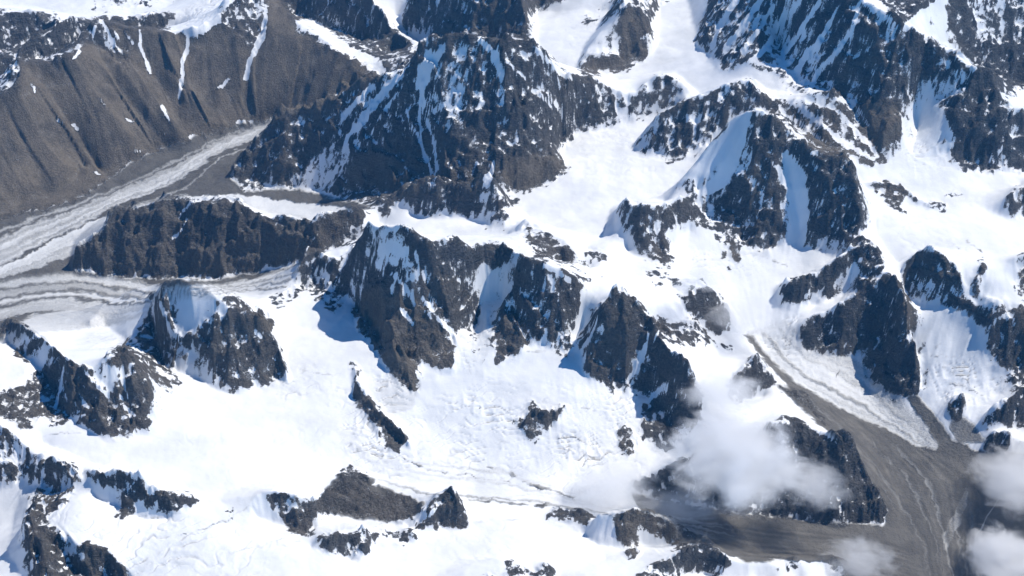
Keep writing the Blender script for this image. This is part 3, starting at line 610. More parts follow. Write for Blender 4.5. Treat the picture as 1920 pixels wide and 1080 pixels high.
# long glacier strips: (left bank, right bank, [(a0, a1, debris)], debris at start, debris at end, tone streaks)
STRIPS = [
 ([(560,214),(523,221),(467,236),(407,256),(333,291),(267,326),(200,356),(130,380),(50,403),(-60,450)],[(566,226),(524,233),(492,260),(466,278),(430,291),(402,303),(378,328),(347,355),(300,373),(215,402),(120,458),(-60,560)],
  [(0,.1,.95),(.1,.17,.45),(.17,.23,.95),(.23,.31,.42),(.31,.34,.75),(.34,.48,.34),(.48,.51,.65),(.51,.62,.36),(.62,.65,.7),(.65,.74,.38),(.74,.94,1),(.94,1,.45)],0,0,.5),
 ([(232,398),(180,412),(150,426),(100,452),(50,482),(-60,526)],[(215,420),(195,440),(160,470),(100,492),(50,508),(-60,545)],[(0,.12,.2),(.12,.6,.32),(.6,.66,.55),(.66,1,.45)],0,0,.4),
 ([(575,490),(480,520),(400,532),(300,535),(200,512),(120,508),(40,515),(-60,528)],[(520,560),(430,560),(340,562),(280,580),(200,592),(120,578),(60,585),(-60,612)],
  [(0,.1,.7),(.1,.28,.35),(.28,.33,.85),(.33,.48,.4),(.48,.54,.85),(.54,.66,.3),(.66,.72,.9),(.72,1,.35)],-.25,.1,.5),
 ([(340,371),(400,366),(460,368),(540,379),(680,393)],[(340,375),(430,374),(480,394),(560,416),(600,421),(684,395)],[(0,.75,.12),(.75,.8,.4),(.8,1,.15)],0,0,.3),
 ([(740,862),(850,874),(930,884),(1020,904),(1100,932),(1200,958),(1330,978),(1480,992),(1640,1012),(1800,1060),(1990,1110)],[(700,905),(790,935),(880,942),(1010,948),(1100,960),(1180,972),(1280,1004),(1380,1046),(1530,1052),(1700,1090),(1900,1160)],
  [(0,.06,.5),(.06,.16,.12),(.16,.2,.35),(.2,.3,.1),(.3,.38,.5),(.38,.5,.12),(.5,.54,.4),(.54,.8,.12),(.8,.86,.8),(.86,1,.3)],-.3,1.3,.9),
 ([(1395,625),(1440,684),(1480,722),(1560,772),(1640,802),(1700,832),(1748,846)],[(1500,610),(1545,652),(1620,684),(1680,722),(1700,762),(1742,800),(1762,838)],
  [(0,.1,.85),(.1,.3,.22),(.3,.36,.6),(.36,.62,.2),(.62,.66,.42),(.66,1,.28)],0,.12,.5),
 ([(1490,735),(1560,800),(1620,870),(1670,940),(1720,1010),(1740,1110)],[(1750,850),(1800,880),(1850,930),(1850,990),(1830,1050),(1840,1110)],
  [(0,.08,.9),(.08,.11,.7),(.11,.3,1),(.3,.33,.7),(.33,.5,1),(.5,.525,.62),(.525,.68,1),(.68,.72,.66),(.72,.85,1),(.85,.875,.68),(.875,1,1)],0,0,1.0),
]
# snow-filled couloirs and ice: (points, width px, strength)
SNOWLINES = [
 ([(497,18),(502,30),(494,60),(482,88),(470,110),(462,150)],9,1),([(480,10),(492,18)],5,1),([(354,64),(350,90),(345,115),(340,150),(335,185)],6,1),([(262,58),(262,85),(272,110),(285,140)],6,.9),([(190,40),(205,65),(215,85),(228,102)],6,.9),([(215,60),(222,75)],4,.9),([(235,60),(250,80)],4,.8),([(178,50),(176,70)],4,.8),
 ([(412,162),(420,158),(425,152),(436,150)],4,1),([(303,198),(312,215),(318,226)],5,1),([(235,220),(253,230)],2.5,1),([(188,182),(203,202)],2.5,.9),([(133,233),(149,243)],3,1),([(110,222),(120,229)],2.5,1),([(168,225),(180,232)],2.5,1),([(176,322),(188,327)],3,1),([(250,285),(266,282)],3,.9),([(57,157),(65,165),(62,173)],2.5,1),([(355,255),(372,260)],6,.6),([(445,230),(478,228)],5,.6),([(308,248),(312,252)],4,.8),([(412,30),(385,50),(360,62),(345,55)],18,1),([(430,0),(380,12),(350,35),(330,55)],22,.9),([(150,85),(145,105),(136,112)],5,1),
 ([(560,45),(580,40),(600,52),(640,84),(690,108),(720,130)],12,1),([(830,88),(815,110),(800,135),(792,165),(795,195)],17,1),([(810,90),(790,125),(782,165)],10,1),([(786,195),(787,235),(790,262),(800,290),(812,325)],3,1),([(760,205),(768,230),(785,258),(800,300),(810,325)],3,1),([(797,220),(806,245),(815,270),(820,320)],3.5,1),([(848,185),(820,205),(795,212)],4,.8),([(925,308),(918,335),(912,352)],7,1),([(905,352),(915,330)],7,.8),
 ([(900,75),(925,95),(935,125),(945,140)],9,.9),([(1003,90),(1035,118),(1055,140),(1075,150)],7,1),([(1000,170),(1020,185),(1035,205)],6,1),([(1015,160),(1035,185),(1060,225)],4,1),([(1045,145),(1052,180),(1055,205)],4,.9),([(1095,155),(1102,185),(1120,215)],3,.8),([(950,110),(965,130),(985,150)],5,.8),([(975,90),(990,115)],4,.9),
 ([(745,145),(710,185),(680,225),(655,255),(645,285)],12,.9),([(700,160),(670,190),(640,225)],8,.8),([(660,300),(610,330),(640,340)],3,.5),([(740,180),(700,240),(665,290)],3,.7),
 ([(1612,5),(1600,55),(1575,90),(1540,130),(1520,165)],8,.8),([(1570,20),(1540,70),(1505,115),(1480,150)],9,.9),([(1500,0),(1460,50),(1430,100),(1395,125)],8,.9),([(1440,-20),(1400,40),(1360,90)],9,.9),([(1380,0),(1345,60),(1335,90)],7,.9),([(1540,0),(1500,60),(1460,115)],8,.8),([(1460,0),(1420,60),(1390,100)],6,.7),
 ([(1620,5),(1640,20),(1660,35),(1685,50)],8,1),([(1700,50),(1725,30),(1755,15),(1780,-10)],16,1),([(1710,45),(1745,55),(1770,75)],12,1),([(1760,70),(1790,95),(1815,115),(1828,130)],7,1),([(1760,20),(1775,50)],12,1),
 ([(1445,182),(1475,215),(1510,240),(1550,270)],3,.8),([(1480,190),(1530,225),(1580,265),(1640,300)],7,1),([(1495,190),(1540,230),(1590,280)],5,1),([(1530,180),(1580,215),(1620,260),(1650,295)],5,.9),([(1550,178),(1600,195),(1635,240)],4,.7),
 ([(1740,160),(1745,190),(1760,225),(1785,260)],14,.8),([(1860,290),(1880,275)],7,.8),([(1862,300),(1850,310)],5,.6),
 ([(1415,205),(1440,210)],5,1),([(1405,215),(1390,260),(1370,300),(1345,350),(1310,360)],20,1),([(1478,296),(1492,330),(1498,370),(1500,430),(1495,470)],30,1),([(1440,300),(1470,330),(1480,370)],9,.7),
 ([(700,440),(720,470),(745,500),(770,520)],3,.4),([(715,440),(735,430),(748,425)],6,1),([(712,470),(735,462),(755,478)],17,1),([(708,500),(715,485)],8,1),([(735,515),(760,540),(775,560),(780,575)],5,1),([(752,580),(765,595),(778,610)],7,1),([(795,560),(810,585),(825,600),(845,620),(858,640)],5,1),([(800,585),(812,600)],5,1),([(778,470),(788,500),(785,520)],4,.8),([(905,500),(915,550),(910,600),(900,640)],18,1),([(962,600),(980,625),(990,640)],3,1),([(1020,500),(1045,510),(1068,525)],10,1),([(1095,560),(1090,600),(1075,640)],12,1),([(1120,600),(1108,630),(1095,650)],5,1),
 ([(1215,625),(1208,660),(1195,690),(1170,720)],6,1),([(1265,715),(1240,728),(1220,745)],5,1),([(1222,645),(1235,620)],3,.6),([(1190,560),(1200,575)],3,.6),
 ([(355,378),(335,410)],2.5,1),([(352,410),(335,435),(318,455)],3,1),([(595,440),(575,470)],3,.9),([(262,385),(288,380)],3,.9),([(275,520),(262,532),(255,540)],6,.9),([(388,520),(400,525)],4,.9),([(425,516),(438,514)],4,.9),([(165,508),(175,512)],5,.6),
 ([(120,690),(112,730),(105,765)],6,1),([(160,700),(185,725),(205,740)],4,.8),([(232,690),(228,710),(240,740)],5,.8),([(235,762),(255,782)],4,.9),([(155,758),(165,765)],6,.9),([(140,785),(160,780)],7,.9),([(222,740),(230,748)],4,.9),
 ([(345,530),(350,560),(358,595),(360,610)],26,1),([(370,545),(385,590)],14,1),([(300,570),(312,600),(320,625),(335,635)],5,.9),([(480,625),(492,635)],5,1),
 ([(70,905),(62,925)],6,.9),([(85,880),(78,910)],4,.8),([(80,935),(85,960)],4,.9),
 ([(1510,560),(1520,545)],3,1),([(1530,560),(1550,535)],3,.6),([(1580,655),(1590,640)],4,.6),([(1640,655),(1650,640)],3,.5),([(1735,535),(1750,540)],7,.9),([(1785,540),(1790,548)],6,.9),([(1860,605),(1890,592),(1903,598)],6,1),
 ([(635,930),(655,940)],4,.7),([(615,958),(635,955)],4,.5),([(820,955),(808,970)],5,.9),([(640,1000),(655,1030)],3,.5),([(1285,785),(1300,770)],3,.5),
 ([(1425,735),(1450,740),(1480,755),(1510,775),(1545,810),(1560,815)],17,1),([(1190,820),(1205,850),(1210,875),(1225,880)],20,1),([(1220,850),(1250,865)],10,.9),([(1540,700),(1560,680)],2,.3),
]
# pale streaks and rivers on debris
ICELINES = [([(1812,925),(1808,940),(1800,958),(1795,975),(1784,990),(1778,1010),(1772,1030)],17,.2),([(1878,925),(1868,945),(1850,970),(1842,990),(1830,1005),(1828,1035)],2.5,.4),([(1820,838),(1835,845)],9,.5)]
# thin dark lines on the snow: bergschrunds, cracks and medial moraines (points, width px, strength)
CRACKS = [([(250,968),(300,970),(345,962)],2,.6),([(330,1005),(390,990),(440,965),(470,950),(488,958)],2.2,.6),([(440,1035),(500,1020),(530,1012),(562,1018)],2,.55),([(750,856),(800,880),(870,893),(900,897),(960,907)],3,.75),([(910,875),(960,890),(1010,912),(1075,932)],6,.75),([(860,942),(900,939),(960,945),(1050,950),(1112,958)],5,.8),([(870,985),(910,978),(950,975),(982,972)],3,.6),([(990,662),(1010,658),(1040,656),(1055,668)],2,.7),([(1000,662),(1045,655)],2,.6),([(1280,488),(1330,486),(1352,492)],2,.5),([(1425,482),(1450,485),(1475,502)],3,.5),([(65,820),(90,815),(130,812),(165,818)],2,.5),([(100,1000),(140,1020)],2,.6),([(1235,905),(1280,915)],3,.4),([(1700,730),(1730,760),(1770,800)],5,.6),([(1775,455),(1800,462)],2.5,.6),([(1810,450),(1840,472)],4,.7),([(1565,515),(1600,518)],2,.6),([(1563,535),(1600,540)],2,.5),([(1580,690),(1563,722)],3,.8),([(1610,660),(1622,680)],2,.8),([(1680,540),(1720,545)],3,.4),([(930,940),(960,930),(1000,925)],2,.3),([(560,690),(600,705),(640,700)],2,.35),([(520,740),(590,735)],2,.35),([(870,660),(885,700)],3,.4),([(880,640),(905,660)],3,.4),([(880,742),(900,748)],3,.6),([(920,755),(960,775),(970,790)],3,.5),([(1090,765),(1125,772)],3,.5),([(1045,820),(1080,818),(1110,835)],3,.7),([(1050,840),(1095,850),(1130,868)],3,.6),([(1745,664),(1795,668)],2.5,.55),([(1770,690),(1800,705),(1830,725)],3,.55),([(1780,720),(1810,725),(1850,742)],3,.55),([(1755,650),(1765,640)],2,.3),([(1410,625),(1440,630),(1470,620)],2.5,.5),([(640,830),(700,850),(740,880)],3,.35),([(760,830),(790,850)],2,.3)]
# crevassed ice: (outline, strength)
CREV = [
 ([(560,700),(700,860),(900,900),(1150,930),(1240,960),(1180,800),(1100,720),(900,700),(780,760),(660,720)],0.28),([(1400,620),(1500,600),(1640,720),(1760,840),(1700,840),(1540,770)],0.4),
 ([(880,460),(1000,430),(1150,460),(1100,520)],0.25),([(290,820),(620,780),(620,860),(420,900)],0.12),([(1640,400),(1800,420),(1850,560),(1700,480)],0.2),([(100,960),(300,960),(560,1020),(480,1090),(200,1060)],0.3),([(900,960),(1100,990),(1050,1050),(800,1050)],0.12),
 ([(1060,260),(1180,240),(1240,330),(1100,350)],0.2),([(1040,40),(1150,20),(1080,120)],0.15),
 ([(640,790),(690,780),(730,830),(770,880),(740,900),(690,870),(650,840)],1.0),([(830,750),(900,745),(960,770),(980,800),(930,810),(870,790)],0.9),([(850,830),(910,825),(915,870),(860,870)],0.7),([(1040,815),(1100,812),(1150,850),(1150,880),(1110,890),(1060,860)],1.3),
 ([(880,580),(925,560),(925,640),(890,650)],0.8),([(1400,600),(1500,590),(1510,640),(1470,680),(1410,650)],0.8),([(1740,690),(1820,670),(1890,730),(1830,760),(1760,750)],1.0),([(1560,510),(1600,510),(1600,560),(1560,560)],0.4),([(700,680),(770,740),(740,790),(700,740)],0.7),
 ([(1690,230),(1780,230),(1790,320),(1700,310)],0.6),([(180,620),(250,640),(200,660),(150,640)],0.5),([(520,700),(600,690),(610,740),(530,745)],0.5),([(220,1010),(350,970),(380,1060),(240,1080)],0.5),([(1140,720),(1200,740),(1180,800),(1130,790)],0.6),([(1290,470),(1420,460),(1430,520),(1300,530)],0.3),
 ([(330,35),(380,0),(430,-20),(400,30),(350,55)],0.8),([(1100,930),(1300,980),(1200,1000)],0.0),([(780,300),(1220,400),(1000,420)],0.0),([(860,600),(900,600),(900,690),(860,690)],0.5),([(1250,560),(1160,470),(1290,600)],0.2),
 ([(1490,300),(1500,460),(1520,460)],0.1),([(1000,900),(1150,900),(1150,940),(1000,930)],0.3),
]
# areas of the massifs and glaciers: (plain name, label, outline)
AREAS = [
 ('glacier','white glacier running behind the dark ridge at the top left',[(-400,-300),(345,-300),(345,30),(120,40),(-400,40)]),
 ('glacier','bright glacier basin at the top, right of the centre',[(985,-300),(1330,-300),(1350,150),(1500,190),(1440,215),(1310,190),(1240,130),(1130,160),(1050,145),(985,72)]),
 ('ridge','dark jagged ridge at the top left with a white glacier behind it',[(-400,20),(100,15),(340,18),(330,60),(180,60),(155,95),(110,125),(30,118),(-400,140)]),
 ('mountain','brown scree mountain above the striped glacier, with two long white couloirs',[(-400,110),(36,108),(155,78),(183,30),(300,55),(430,-300),(560,-300),(560,40),(620,80),(735,145),(640,200),(520,222),(430,240),(270,297),(150,378),(-400,480)]),
 ('mountain','dark mountain at the top, left of the pyramid, above a thin glacier tongue',[(545,-300),(700,-300),(800,95),(765,135),(640,90),(545,40)]),
 ('mountain','dark streaked mountain at the top edge right behind the pyramid',[(740,60),(740,-300),(985,-300),(995,75),(940,95),(860,64),(800,85)]),
 ('mountain','great dark pyramid left of the centre top with snow streaks on its face',[(425,335),(500,240),(530,208),(700,140),(770,130),(800,80),(870,58),(985,68),(1062,142),(1170,172),(1195,180),(1180,235),(1060,250),(1075,325),(1000,365),(840,365),(790,335),(760,382),(640,380),(560,360),(450,365)]),
 ('peak','small snowy peak between the pyramid and the rock-and-snow peak',[(1165,180),(1235,130),(1255,130),(1310,182),(1240,228),(1175,235)]),
 ('ridge','reddish brown rock knob standing in the bright glacier basin at the top',[(1080,145),(1090,0),(1180,-60),(1230,30),(1220,120),(1150,142)]),
 ('mountain','huge blue-shaded wall striped with snow ribs at the top right',[(1290,-300),(1615,-300),(1612,0),(1597,110),(1570,170),(1500,180),(1350,140),(1300,85)]),
 ('mountain','dark banded rock mountain right of the striped snow wall',[(1612,-100),(1690,50),(1790,92),(1740,180),(1690,215),(1690,285),(1660,315),(1500,262),(1438,176),(1570,170)]),
 ('mountain','broad dark mountain in the top right corner behind a white snow arete',[(1690,52),(1650,-300),(2400,-300),(2400,200),(1900,210),(1830,130),(1785,92)]),
 ('mountain','dark blunt rock mountain near the right edge above the snow valley',[(1740,180),(1785,92),(1855,132),(1910,210),(2400,190),(2400,330),(1890,325),(1790,325)]),
 ('mountain','grey rock-and-snow peak directly behind the steep summit with the snowy left side',[(1185,275),(1320,172),(1406,140),(1440,180),(1520,285),(1430,203),(1380,212),(1320,280),(1270,310)]),
 ('mountain','steep summit with a snowy left side and a dark face split by a white couloir',[(1240,390),(1340,260),(1415,198),(1460,225),(1580,285),(1630,400),(1600,470),(1530,490),(1480,470),(1380,510),(1330,440),(1300,400)]),
 ('snowfield','wide snow plateau on the right between the dark mountains',[(1600,290),(1680,250),(1800,320),(2400,320),(2400,600),(1880,578),(1740,470),(1690,500),(1640,440)]),
 ('ridge','low jagged rock-and-snow ridge below the pyramid',[(680,390),(812,330),(900,340),(920,310),(970,425),(900,440),(760,420)]),
 ('hill','dark brown hill standing between the two arms of the striped glacier',[(132,505),(160,450),(200,405),(340,365),(445,372),(590,415),(690,388),(690,400),(620,470),(520,506),(390,530),(220,526)]),
 ('ridge','snow arete with a streaked rock side right of the white dome peak',[(470,560),(560,500),(580,470),(632,485),(650,500),(640,600),(580,590),(520,590)]),
 ('mountain','cliffed rock wall in the centre with a brown buttress on its left',[(660,610),(655,500),(680,440),(752,415),(860,442),(940,448),(1092,535),(1092,630),(1050,670),(940,690),(860,700),(785,745)]),
 ('ridge','rock-and-snow buttress under the edge of the upper snow basin',[(970,440),(990,408),(1150,390),(1180,375),(1310,365),(1300,420),(1265,515),(1180,500),(1100,525)]),
 ('mountain','sharp dark pyramid right of the centre with a brown right edge',[(1092,690),(1100,640),(1160,535),(1240,600),(1330,625),(1290,645),(1325,740),(1315,800),(1250,860),(1150,860),(1150,740)]),
 ('mountain','dark blue cliff mountain on the right rising from the glacier',[(1455,585),(1462,540),(1600,440),(1650,445),(1690,530),(1730,590),(1735,745),(1640,720),(1500,660),(1490,610)]),
 ('mountain','rocky snow-topped mountain at the right edge with one square dark cliff',[(1692,510),(1745,468),(1850,572),(2400,570),(2400,800),(1900,750),(1850,690),(1840,610),(1760,570)]),
 ('ridge','dark rocky slope at the lower right, half hidden by the clouds',[(1180,910),(1300,840),(1460,780),(1580,820),(1670,960),(1660,990),(1400,970),(1230,940)]),
 ('ridge','grey rock spur between the glacier and the large cloud',[(1355,740),(1416,658),(1470,720),(1560,800),(1560,822),(1440,780)]),
 ('ridge','brown rock rib above the small clouds right of the sharp pyramid',[(1255,540),(1290,520),(1380,600),(1360,640),(1290,590)]),
 ('mountain','white dome peak at the left with a rocky front',[(150,640),(200,560),(265,538),(300,545),(355,518),(480,585),(542,700),(440,745),(330,720),(245,640)]),
 ('mountain','rugged rock-and-snow mountain at the left edge above the wide snowfield',[(-400,600),(20,598),(90,645),(150,685),(240,645),(290,720),(285,820),(130,800),(40,815),(-400,800)]),
 ('ridge','grey rock ridge in the bottom left corner',[(-400,800),(20,805),(85,850),(165,888),(120,970),(240,1050),(300,1400),(-400,1400)]),
 ('ridge','low dark jagged ridge at the foot of the wide snowfield, lower left',[(160,882),(260,885),(395,945),(300,970),(230,980)]),
 ('ridge','snow wall and brown rocks with a grey moraine, bottom left of the centre',[(415,940),(640,878),(700,890),(800,940),(760,990),(700,1000),(680,1050),(590,1045),(580,1010),(500,1000)]),
 ('peak','small rock horn with a snowy left side at the bottom centre',[(760,1000),(830,918),(852,918),(885,985),(830,998)]),
 ('ridge','snowy crest with dark rocks along the bottom edge right of the centre',[(1100,990),(1120,955),(1200,950),(1320,1010),(1440,1045),(1600,1040),(1640,1400),(1150,1400)]),
 ('ridge','dark slanting rock rib between the two snow basins',[(655,680),(680,705),(772,828),(755,855),(700,820),(660,740)]),
 ('ridge','V-shaped rock outcrop in the middle of the crevassed glacier',[(955,800),(1000,748),(1068,755),(1020,830),(990,838)]),
 ('glacier','grey striped glacier curving down from the brown scree mountain at the left',[(-400,400),(60,398),(150,372),(270,292),(430,238),(530,215),(440,312),(440,360),(690,385),(690,400),(580,425),(440,378),(340,366),(200,405),(132,505),(220,526),(390,530),(600,480),(520,570),(420,560),(290,560),(180,620),(0,605),(-400,620)]),
 ('moraine','grey brown moraine valley at the lower right',[(1460,715),(1560,765),(1700,840),(1760,845),(1740,790),(1850,850),(2400,850),(2400,1400),(1600,1400),(1600,1040),(1320,1010),(1200,950),(1400,970),(1670,990),(1580,820)]),
 ('glacier','white and grey glacier tongue running down to the moraine at the right',[(1370,600),(1500,600),(1500,655),(1640,720),(1735,745),(1765,845),(1700,840),(1560,765),(1460,715),(1416,658)]),
 ('glacier','crevassed ice stream on the right below the square dark cliff',[(1730,590),(1760,570),(1840,610),(1850,690),(1900,750),(1850,830),(1790,830),(1735,745)]),
 ('glacier','smooth bright snow basin between the pyramid and the plateau edge',[(960,390),(1075,325),(1060,250),(1240,228),(1185,275),(1270,310),(1320,300),(1240,390),(1150,390),(990,408)]),
 ('snowfield','wide smooth snowfield at the lower left',[(130,800),(285,820),(330,720),(440,745),(542,700),(470,560),(660,610),(700,820),(640,878),(415,940),(260,885),(85,850),(40,815)]),
 ('glacier','crevassed white glacier basin at the bottom centre',[(660,610),(785,745),(860,700),(1092,630),(1150,740),(1150,860),(1300,980),(1120,955),(885,985),(830,918),(700,890),(700,820),(680,705)]),
]
# ------------------------------------------------------------------ rasters of the cover
MU, MV = 300, 200; RW, RH = 1920+2*MU, 1080+2*MV
def ras(): return np.zeros((RH, RW), np.float32)
def fill(A, poly, val, mode='set'):
    p = np.array(poly, float)+[MU, MV]
    x0 = int(max(0, p[:, 0].min())); x1 = int(min(RW-1, p[:, 0].max()+1)); y0 = int(max(0, p[:, 1].min())); y1 = int(min(RH-1, p[:, 1].max()+1))
    if x1 <= x0 or y1 <= y0: return
    X, Y = np.meshgrid(np.arange(x0, x1+1)+0.5, np.arange(y0, y1+1)+0.5)
    m = inpoly(p, X, Y); S = A[y0:y1+1, x0:x1+1]
    if mode == 'set': S[m] = val
    else: S[m] = np.maximum(S[m], val)
def line(A, pts, wd, val, seed=0):
    "A moves towards val in a tapered brush"
    p, s = densify(pts, 1.5); L = s[-1]+1e-6
    for k in range(len(p)):
        t = s[k]/L; r = wd*0.5*(0.55+0.45*math.sin(math.pi*min(1, max(0, 0.1+0.85*t))))*(1+0.35*n1(np.array([s[k]]), 7, seed)[0])
        cx_, cy_ = p[k, 0]+MU, p[k, 1]+MV; x0 = int(cx_-r-2); x1 = int(cx_+r+3); y0 = int(cy_-r-2); y1 = int(cy_+r+3)
        if x0 < 0 or y0 < 0 or x1 >= RW or y1 >= RH: continue
        X, Y = np.meshgrid(np.arange(x0, x1)+0.5, np.arange(y0, y1)+0.5)
        m = np.clip(r+0.7-np.hypot(X-cx_, Y-cy_), 0, 1); A[y0:y1, x0:x1] = np.maximum(A[y0:y1, x0:x1], m*val)
Rk = ras(); Br = ras()+0.4; Db = ras(); Dbb = ras()+0.4; Tn = ras(); Cv = ras(); Sn = ras(); Ic = ras(); Cr = ras(); TT = ras(); Lb = ras().astype(np.int32)
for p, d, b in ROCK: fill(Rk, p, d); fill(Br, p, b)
for p, d, b in DEBRIS: fill(Db, p, d); fill(Dbb, p, b)
Db = blur(Db, 2, 2)
for si, (A, B, bands, d0, d1, tone) in enumerate(STRIPS):
    a, _ = densify(A, 4); b, _ = densify(B, 4); n = 1400
    ta = np.linspace(0, 1, len(a)); tb_ = np.linspace(0, 1, len(b)); t = np.linspace(0, 1, n)
    a = np.c_[np.interp(t, ta, a[:, 0]), np.interp(t, ta, a[:, 1])]; b = np.c_[np.interp(t, tb_, b[:, 0]), np.interp(t, tb_, b[:, 1])]
    a[:, 1] = blur(a[:, 1][:, None].repeat(3, 1), 25, 2)[:, 1]; b[:, 1] = blur(b[:, 1][:, None].repeat(3, 1), 25, 2)[:, 1]
    ss = np.linspace(0, 1, 420)
    Sg, Tg = np.meshgrid(ss, t)
    U = a[:, 0][:, None]*(1-ss)+b[:, 0][:, None]*ss; V = a[:, 1][:, None]*(1-ss)+b[:, 1][:, None]*ss
    Lp = np.hypot(a[-1, 0]-a[0, 0], a[-1, 1]-a[0, 1])/40.0
    sw = Sg+0.025*vnoise(Tg*Lp, Sg*5, 40+si)+0.012*vnoise(Tg*Lp*4, Sg*12, 60+si)
    val = np.zeros_like(Sg); wsum = 0
    for (s0, s1, d) in bands:
        e = 0.012; k = 1/(1+np.exp(-(sw-s0)/e))*1/(1+np.exp((sw-s1)/e)); val += k*d; wsum = wsum+k
    val /= np.maximum(wsum, 1e-3)
    val = val+d0*(1-Tg)*0.6+d1*np.clip(Tg*3.0-0.95, 0, 1)
    st = 0.6*vnoise(Tg*Lp*0.25, sw*26, 80+si)+0.5*vnoise(Tg*Lp*0.5, sw*60, 90+si)
    val = np.clip(val+0.16*st*(0.4+tone)*np.clip(val*3+0.25, 0, 1), 0, 1)
    Ui = np.clip((U+MU).astype(int), 0, RW-1); Vi = np.clip((V+MV).astype(int), 0, RH-1)
    Db[Vi, Ui] = val; TT[Vi, Ui] = st*tone; Dbb[Vi, Ui] = 0.08 if si < 4 else 0.45
for k, (p, wd, v) in enumerate(SNOWLINES): line(Sn, p, wd, v, k*3.7)
for k, (p, wd, v) in enumerate(ICELINES): line(Ic, p, wd, v, k*2.1)
for k, (p, wd, v) in enumerate(CRACKS): line(Cr, p, wd, v, k*1.3)
for p, v in CREV: fill(Cv, p, v, 'max')
for k, (nm, lb, p) in enumerate(AREAS): fill(Lb, p, k+1)
Rk = 0.5*blur(Rk, 2, 2)+0.5*blur(Rk, 7, 2); Br = blur(Br, 8, 2); Dbb = blur(Dbb, 5, 2); Cv = blur(Cv, 9, 2); Db = blur(Db, 1, 1); Sn = blur(Sn, 1, 1); TT = blur(TT, 1, 1)
def samp(A, u, v): return bil(A, u+MU, v+MV)

# ------------------------------------------------------------------ relief on the slopes
def sub(x, a=0.0, b=1.0): return np.clip((x-a)/(b-a), 0, 1)
DXW = YY*(0.93*2*PMAX/NX); DYW = YY*((qc[-1]-qc[0])/NY)
def slope_of(Z):
    gj, gi = np.gradient(Z); return gi/DXW, gj/DYW
Zb = blur(Z, 3, 2)
gx, gy = slope_of(Zb); SL = np.hypot(gx, gy)
U, V = project(XX, YY, Z)
wu = 9*vnoise(XX/110, YY/110, 3)+6*vnoise(XX/45, YY/45, 4)+4*vnoise(XX/22, YY/22, 14); wv = 8*vnoise(XX/110, YY/110, 5)+6*vnoise(XX/45, YY/45, 6)+4*vnoise(XX/22, YY/22, 16)
rock0 = samp(Rk, U, V); rockb = blur(rock0, 3, 2)
# streaks running down the slopes (water, rockfall and avalanches cut along the fall line)
def lic(noise, steps):
    n = np.hypot(gx/DXW, gy/DYW)+1e-9
    vi = (-gx/DXW)/n; vj = (-gy/DYW)/n
    vi = vi.astype(np.float32); vj = vj.astype(np.float32)
    I0, J0 = np.meshgrid(np.arange(NX, dtype=np.float32), np.arange(NY, dtype=np.float32))
    acc = noise.astype(np.float32).copy(); wt = 1.0
    for sgn in (1, -1):
        i = I0.copy(); j = J0.copy()
        for s in range(steps):
            a = np.clip(np.rint(i), 0, NX-1).astype(np.int32); b = np.clip(np.rint(j), 0, NY-1).astype(np.int32)
            i += sgn*vi[b, a]*1.3; j += sgn*vj[b, a]*1.3
            a = np.clip(np.rint(i), 0, NX-1).astype(np.int32); b = np.clip(np.rint(j), 0, NY-1).astype(np.int32)
            acc += noise[b, a]
    return acc/acc.std()
wn = RS.randn(NY, NX).astype(np.float32)
L1 = lic(blur(wn, 6, 2), 26); L1 /= L1.std()
L0 = lic(blur(RS.randn(NY, NX), 14, 2).astype(np.float32), 40); L0 /= L0.std()
L2 = lic(blur(RS.randn(NY, NX), 2, 2).astype(np.float32), 14); L2 /= L2.std()
L3 = lic(RS.randn(NY, NX).astype(np.float32), 7); L3 = blur(L3, 1, 1); L3 /= L3.std()
print('streaks', round(time.time()-T0, 1))
slf = sub(SL, 0.25, 0.9)
steep = slf*slf*(3-2*slf)
flatm = blur((SL < 0.3).astype(float), 4, 2)
ravine = np.clip(1.0-np.abs(L1)*0.9, -0.8, 1.0); ribs2 = np.clip(1.0-np.abs(L2)*0.9, -0.8, 1.0)
rockm = sub(rockb, 0.15, 0.75)
amp = steep*(0.30+0.70*rockm)
brown = samp(Br, U, V); scree = sub(brown, 0.75, 0.9)*(V < 420)
big = sub(oct3(XX, YY, Zb, 900, 2, 15), -0.6, 0.6)
Z = Z + amp*((26+62*scree)*(1-np.abs(L0)*0.9) + (24-10*scree)*ravine*(0.4+1.1*big) + 13*ribs2*(1.3-big)*(1-0.5*scree) + 2.5*L3*(1-0.6*scree))
rg0 = oct3(XX, YY, Zb, 640, 2, 19, 0.5, True); rg = oct3(XX, YY, Zb, 300, 3, 21, 0.5, True); rg2 = oct3(XX, YY, Zb, 120, 3, 33, 0.5, True); rg3 = oct3(XX, YY, Zb, 48, 2, 37, 0.5, True)
for q in (rg0, rg, rg2, rg3): q -= q.mean()
Z = Z + rockm*((1-0.6*scree)*steep*48*rg0+(1-0.88*scree)*(52*rg*(0.3+0.7*steep)+34*rg2*(0.4+0.6*steep)+13*rg3*np.clip(1-(YY-8500)/7000, 0.1, 1)))
# knife edges along the crests
cm = np.zeros((NY, NX)); ccn = np.zeros((NY, NX)); raster_pts(cm, ccn, cx, cy, np.ones(len(cx)), NX, NY)
cmk = (ccn > 0).astype(float); k1 = blur(cmk, 1, 2); k4 = blur(cmk, 4, 2); k10 = blur(cmk, 10, 2)
jag = 0.75+0.7*vnoise(XX/70, YY/70, 101)
for q, r, a_ in ((k1, 1, 9.0), (k4, 4, 20.0), (k10, 10, 26.0)):
    Z = Z + a_*np.clip(q*(2*r+1)*1.1, 0, 1.0)*jag*(0.25+0.75*sub(rockb, 0.05, 0.5))*sub(SL+0.2*0, 0.15, 0.6)
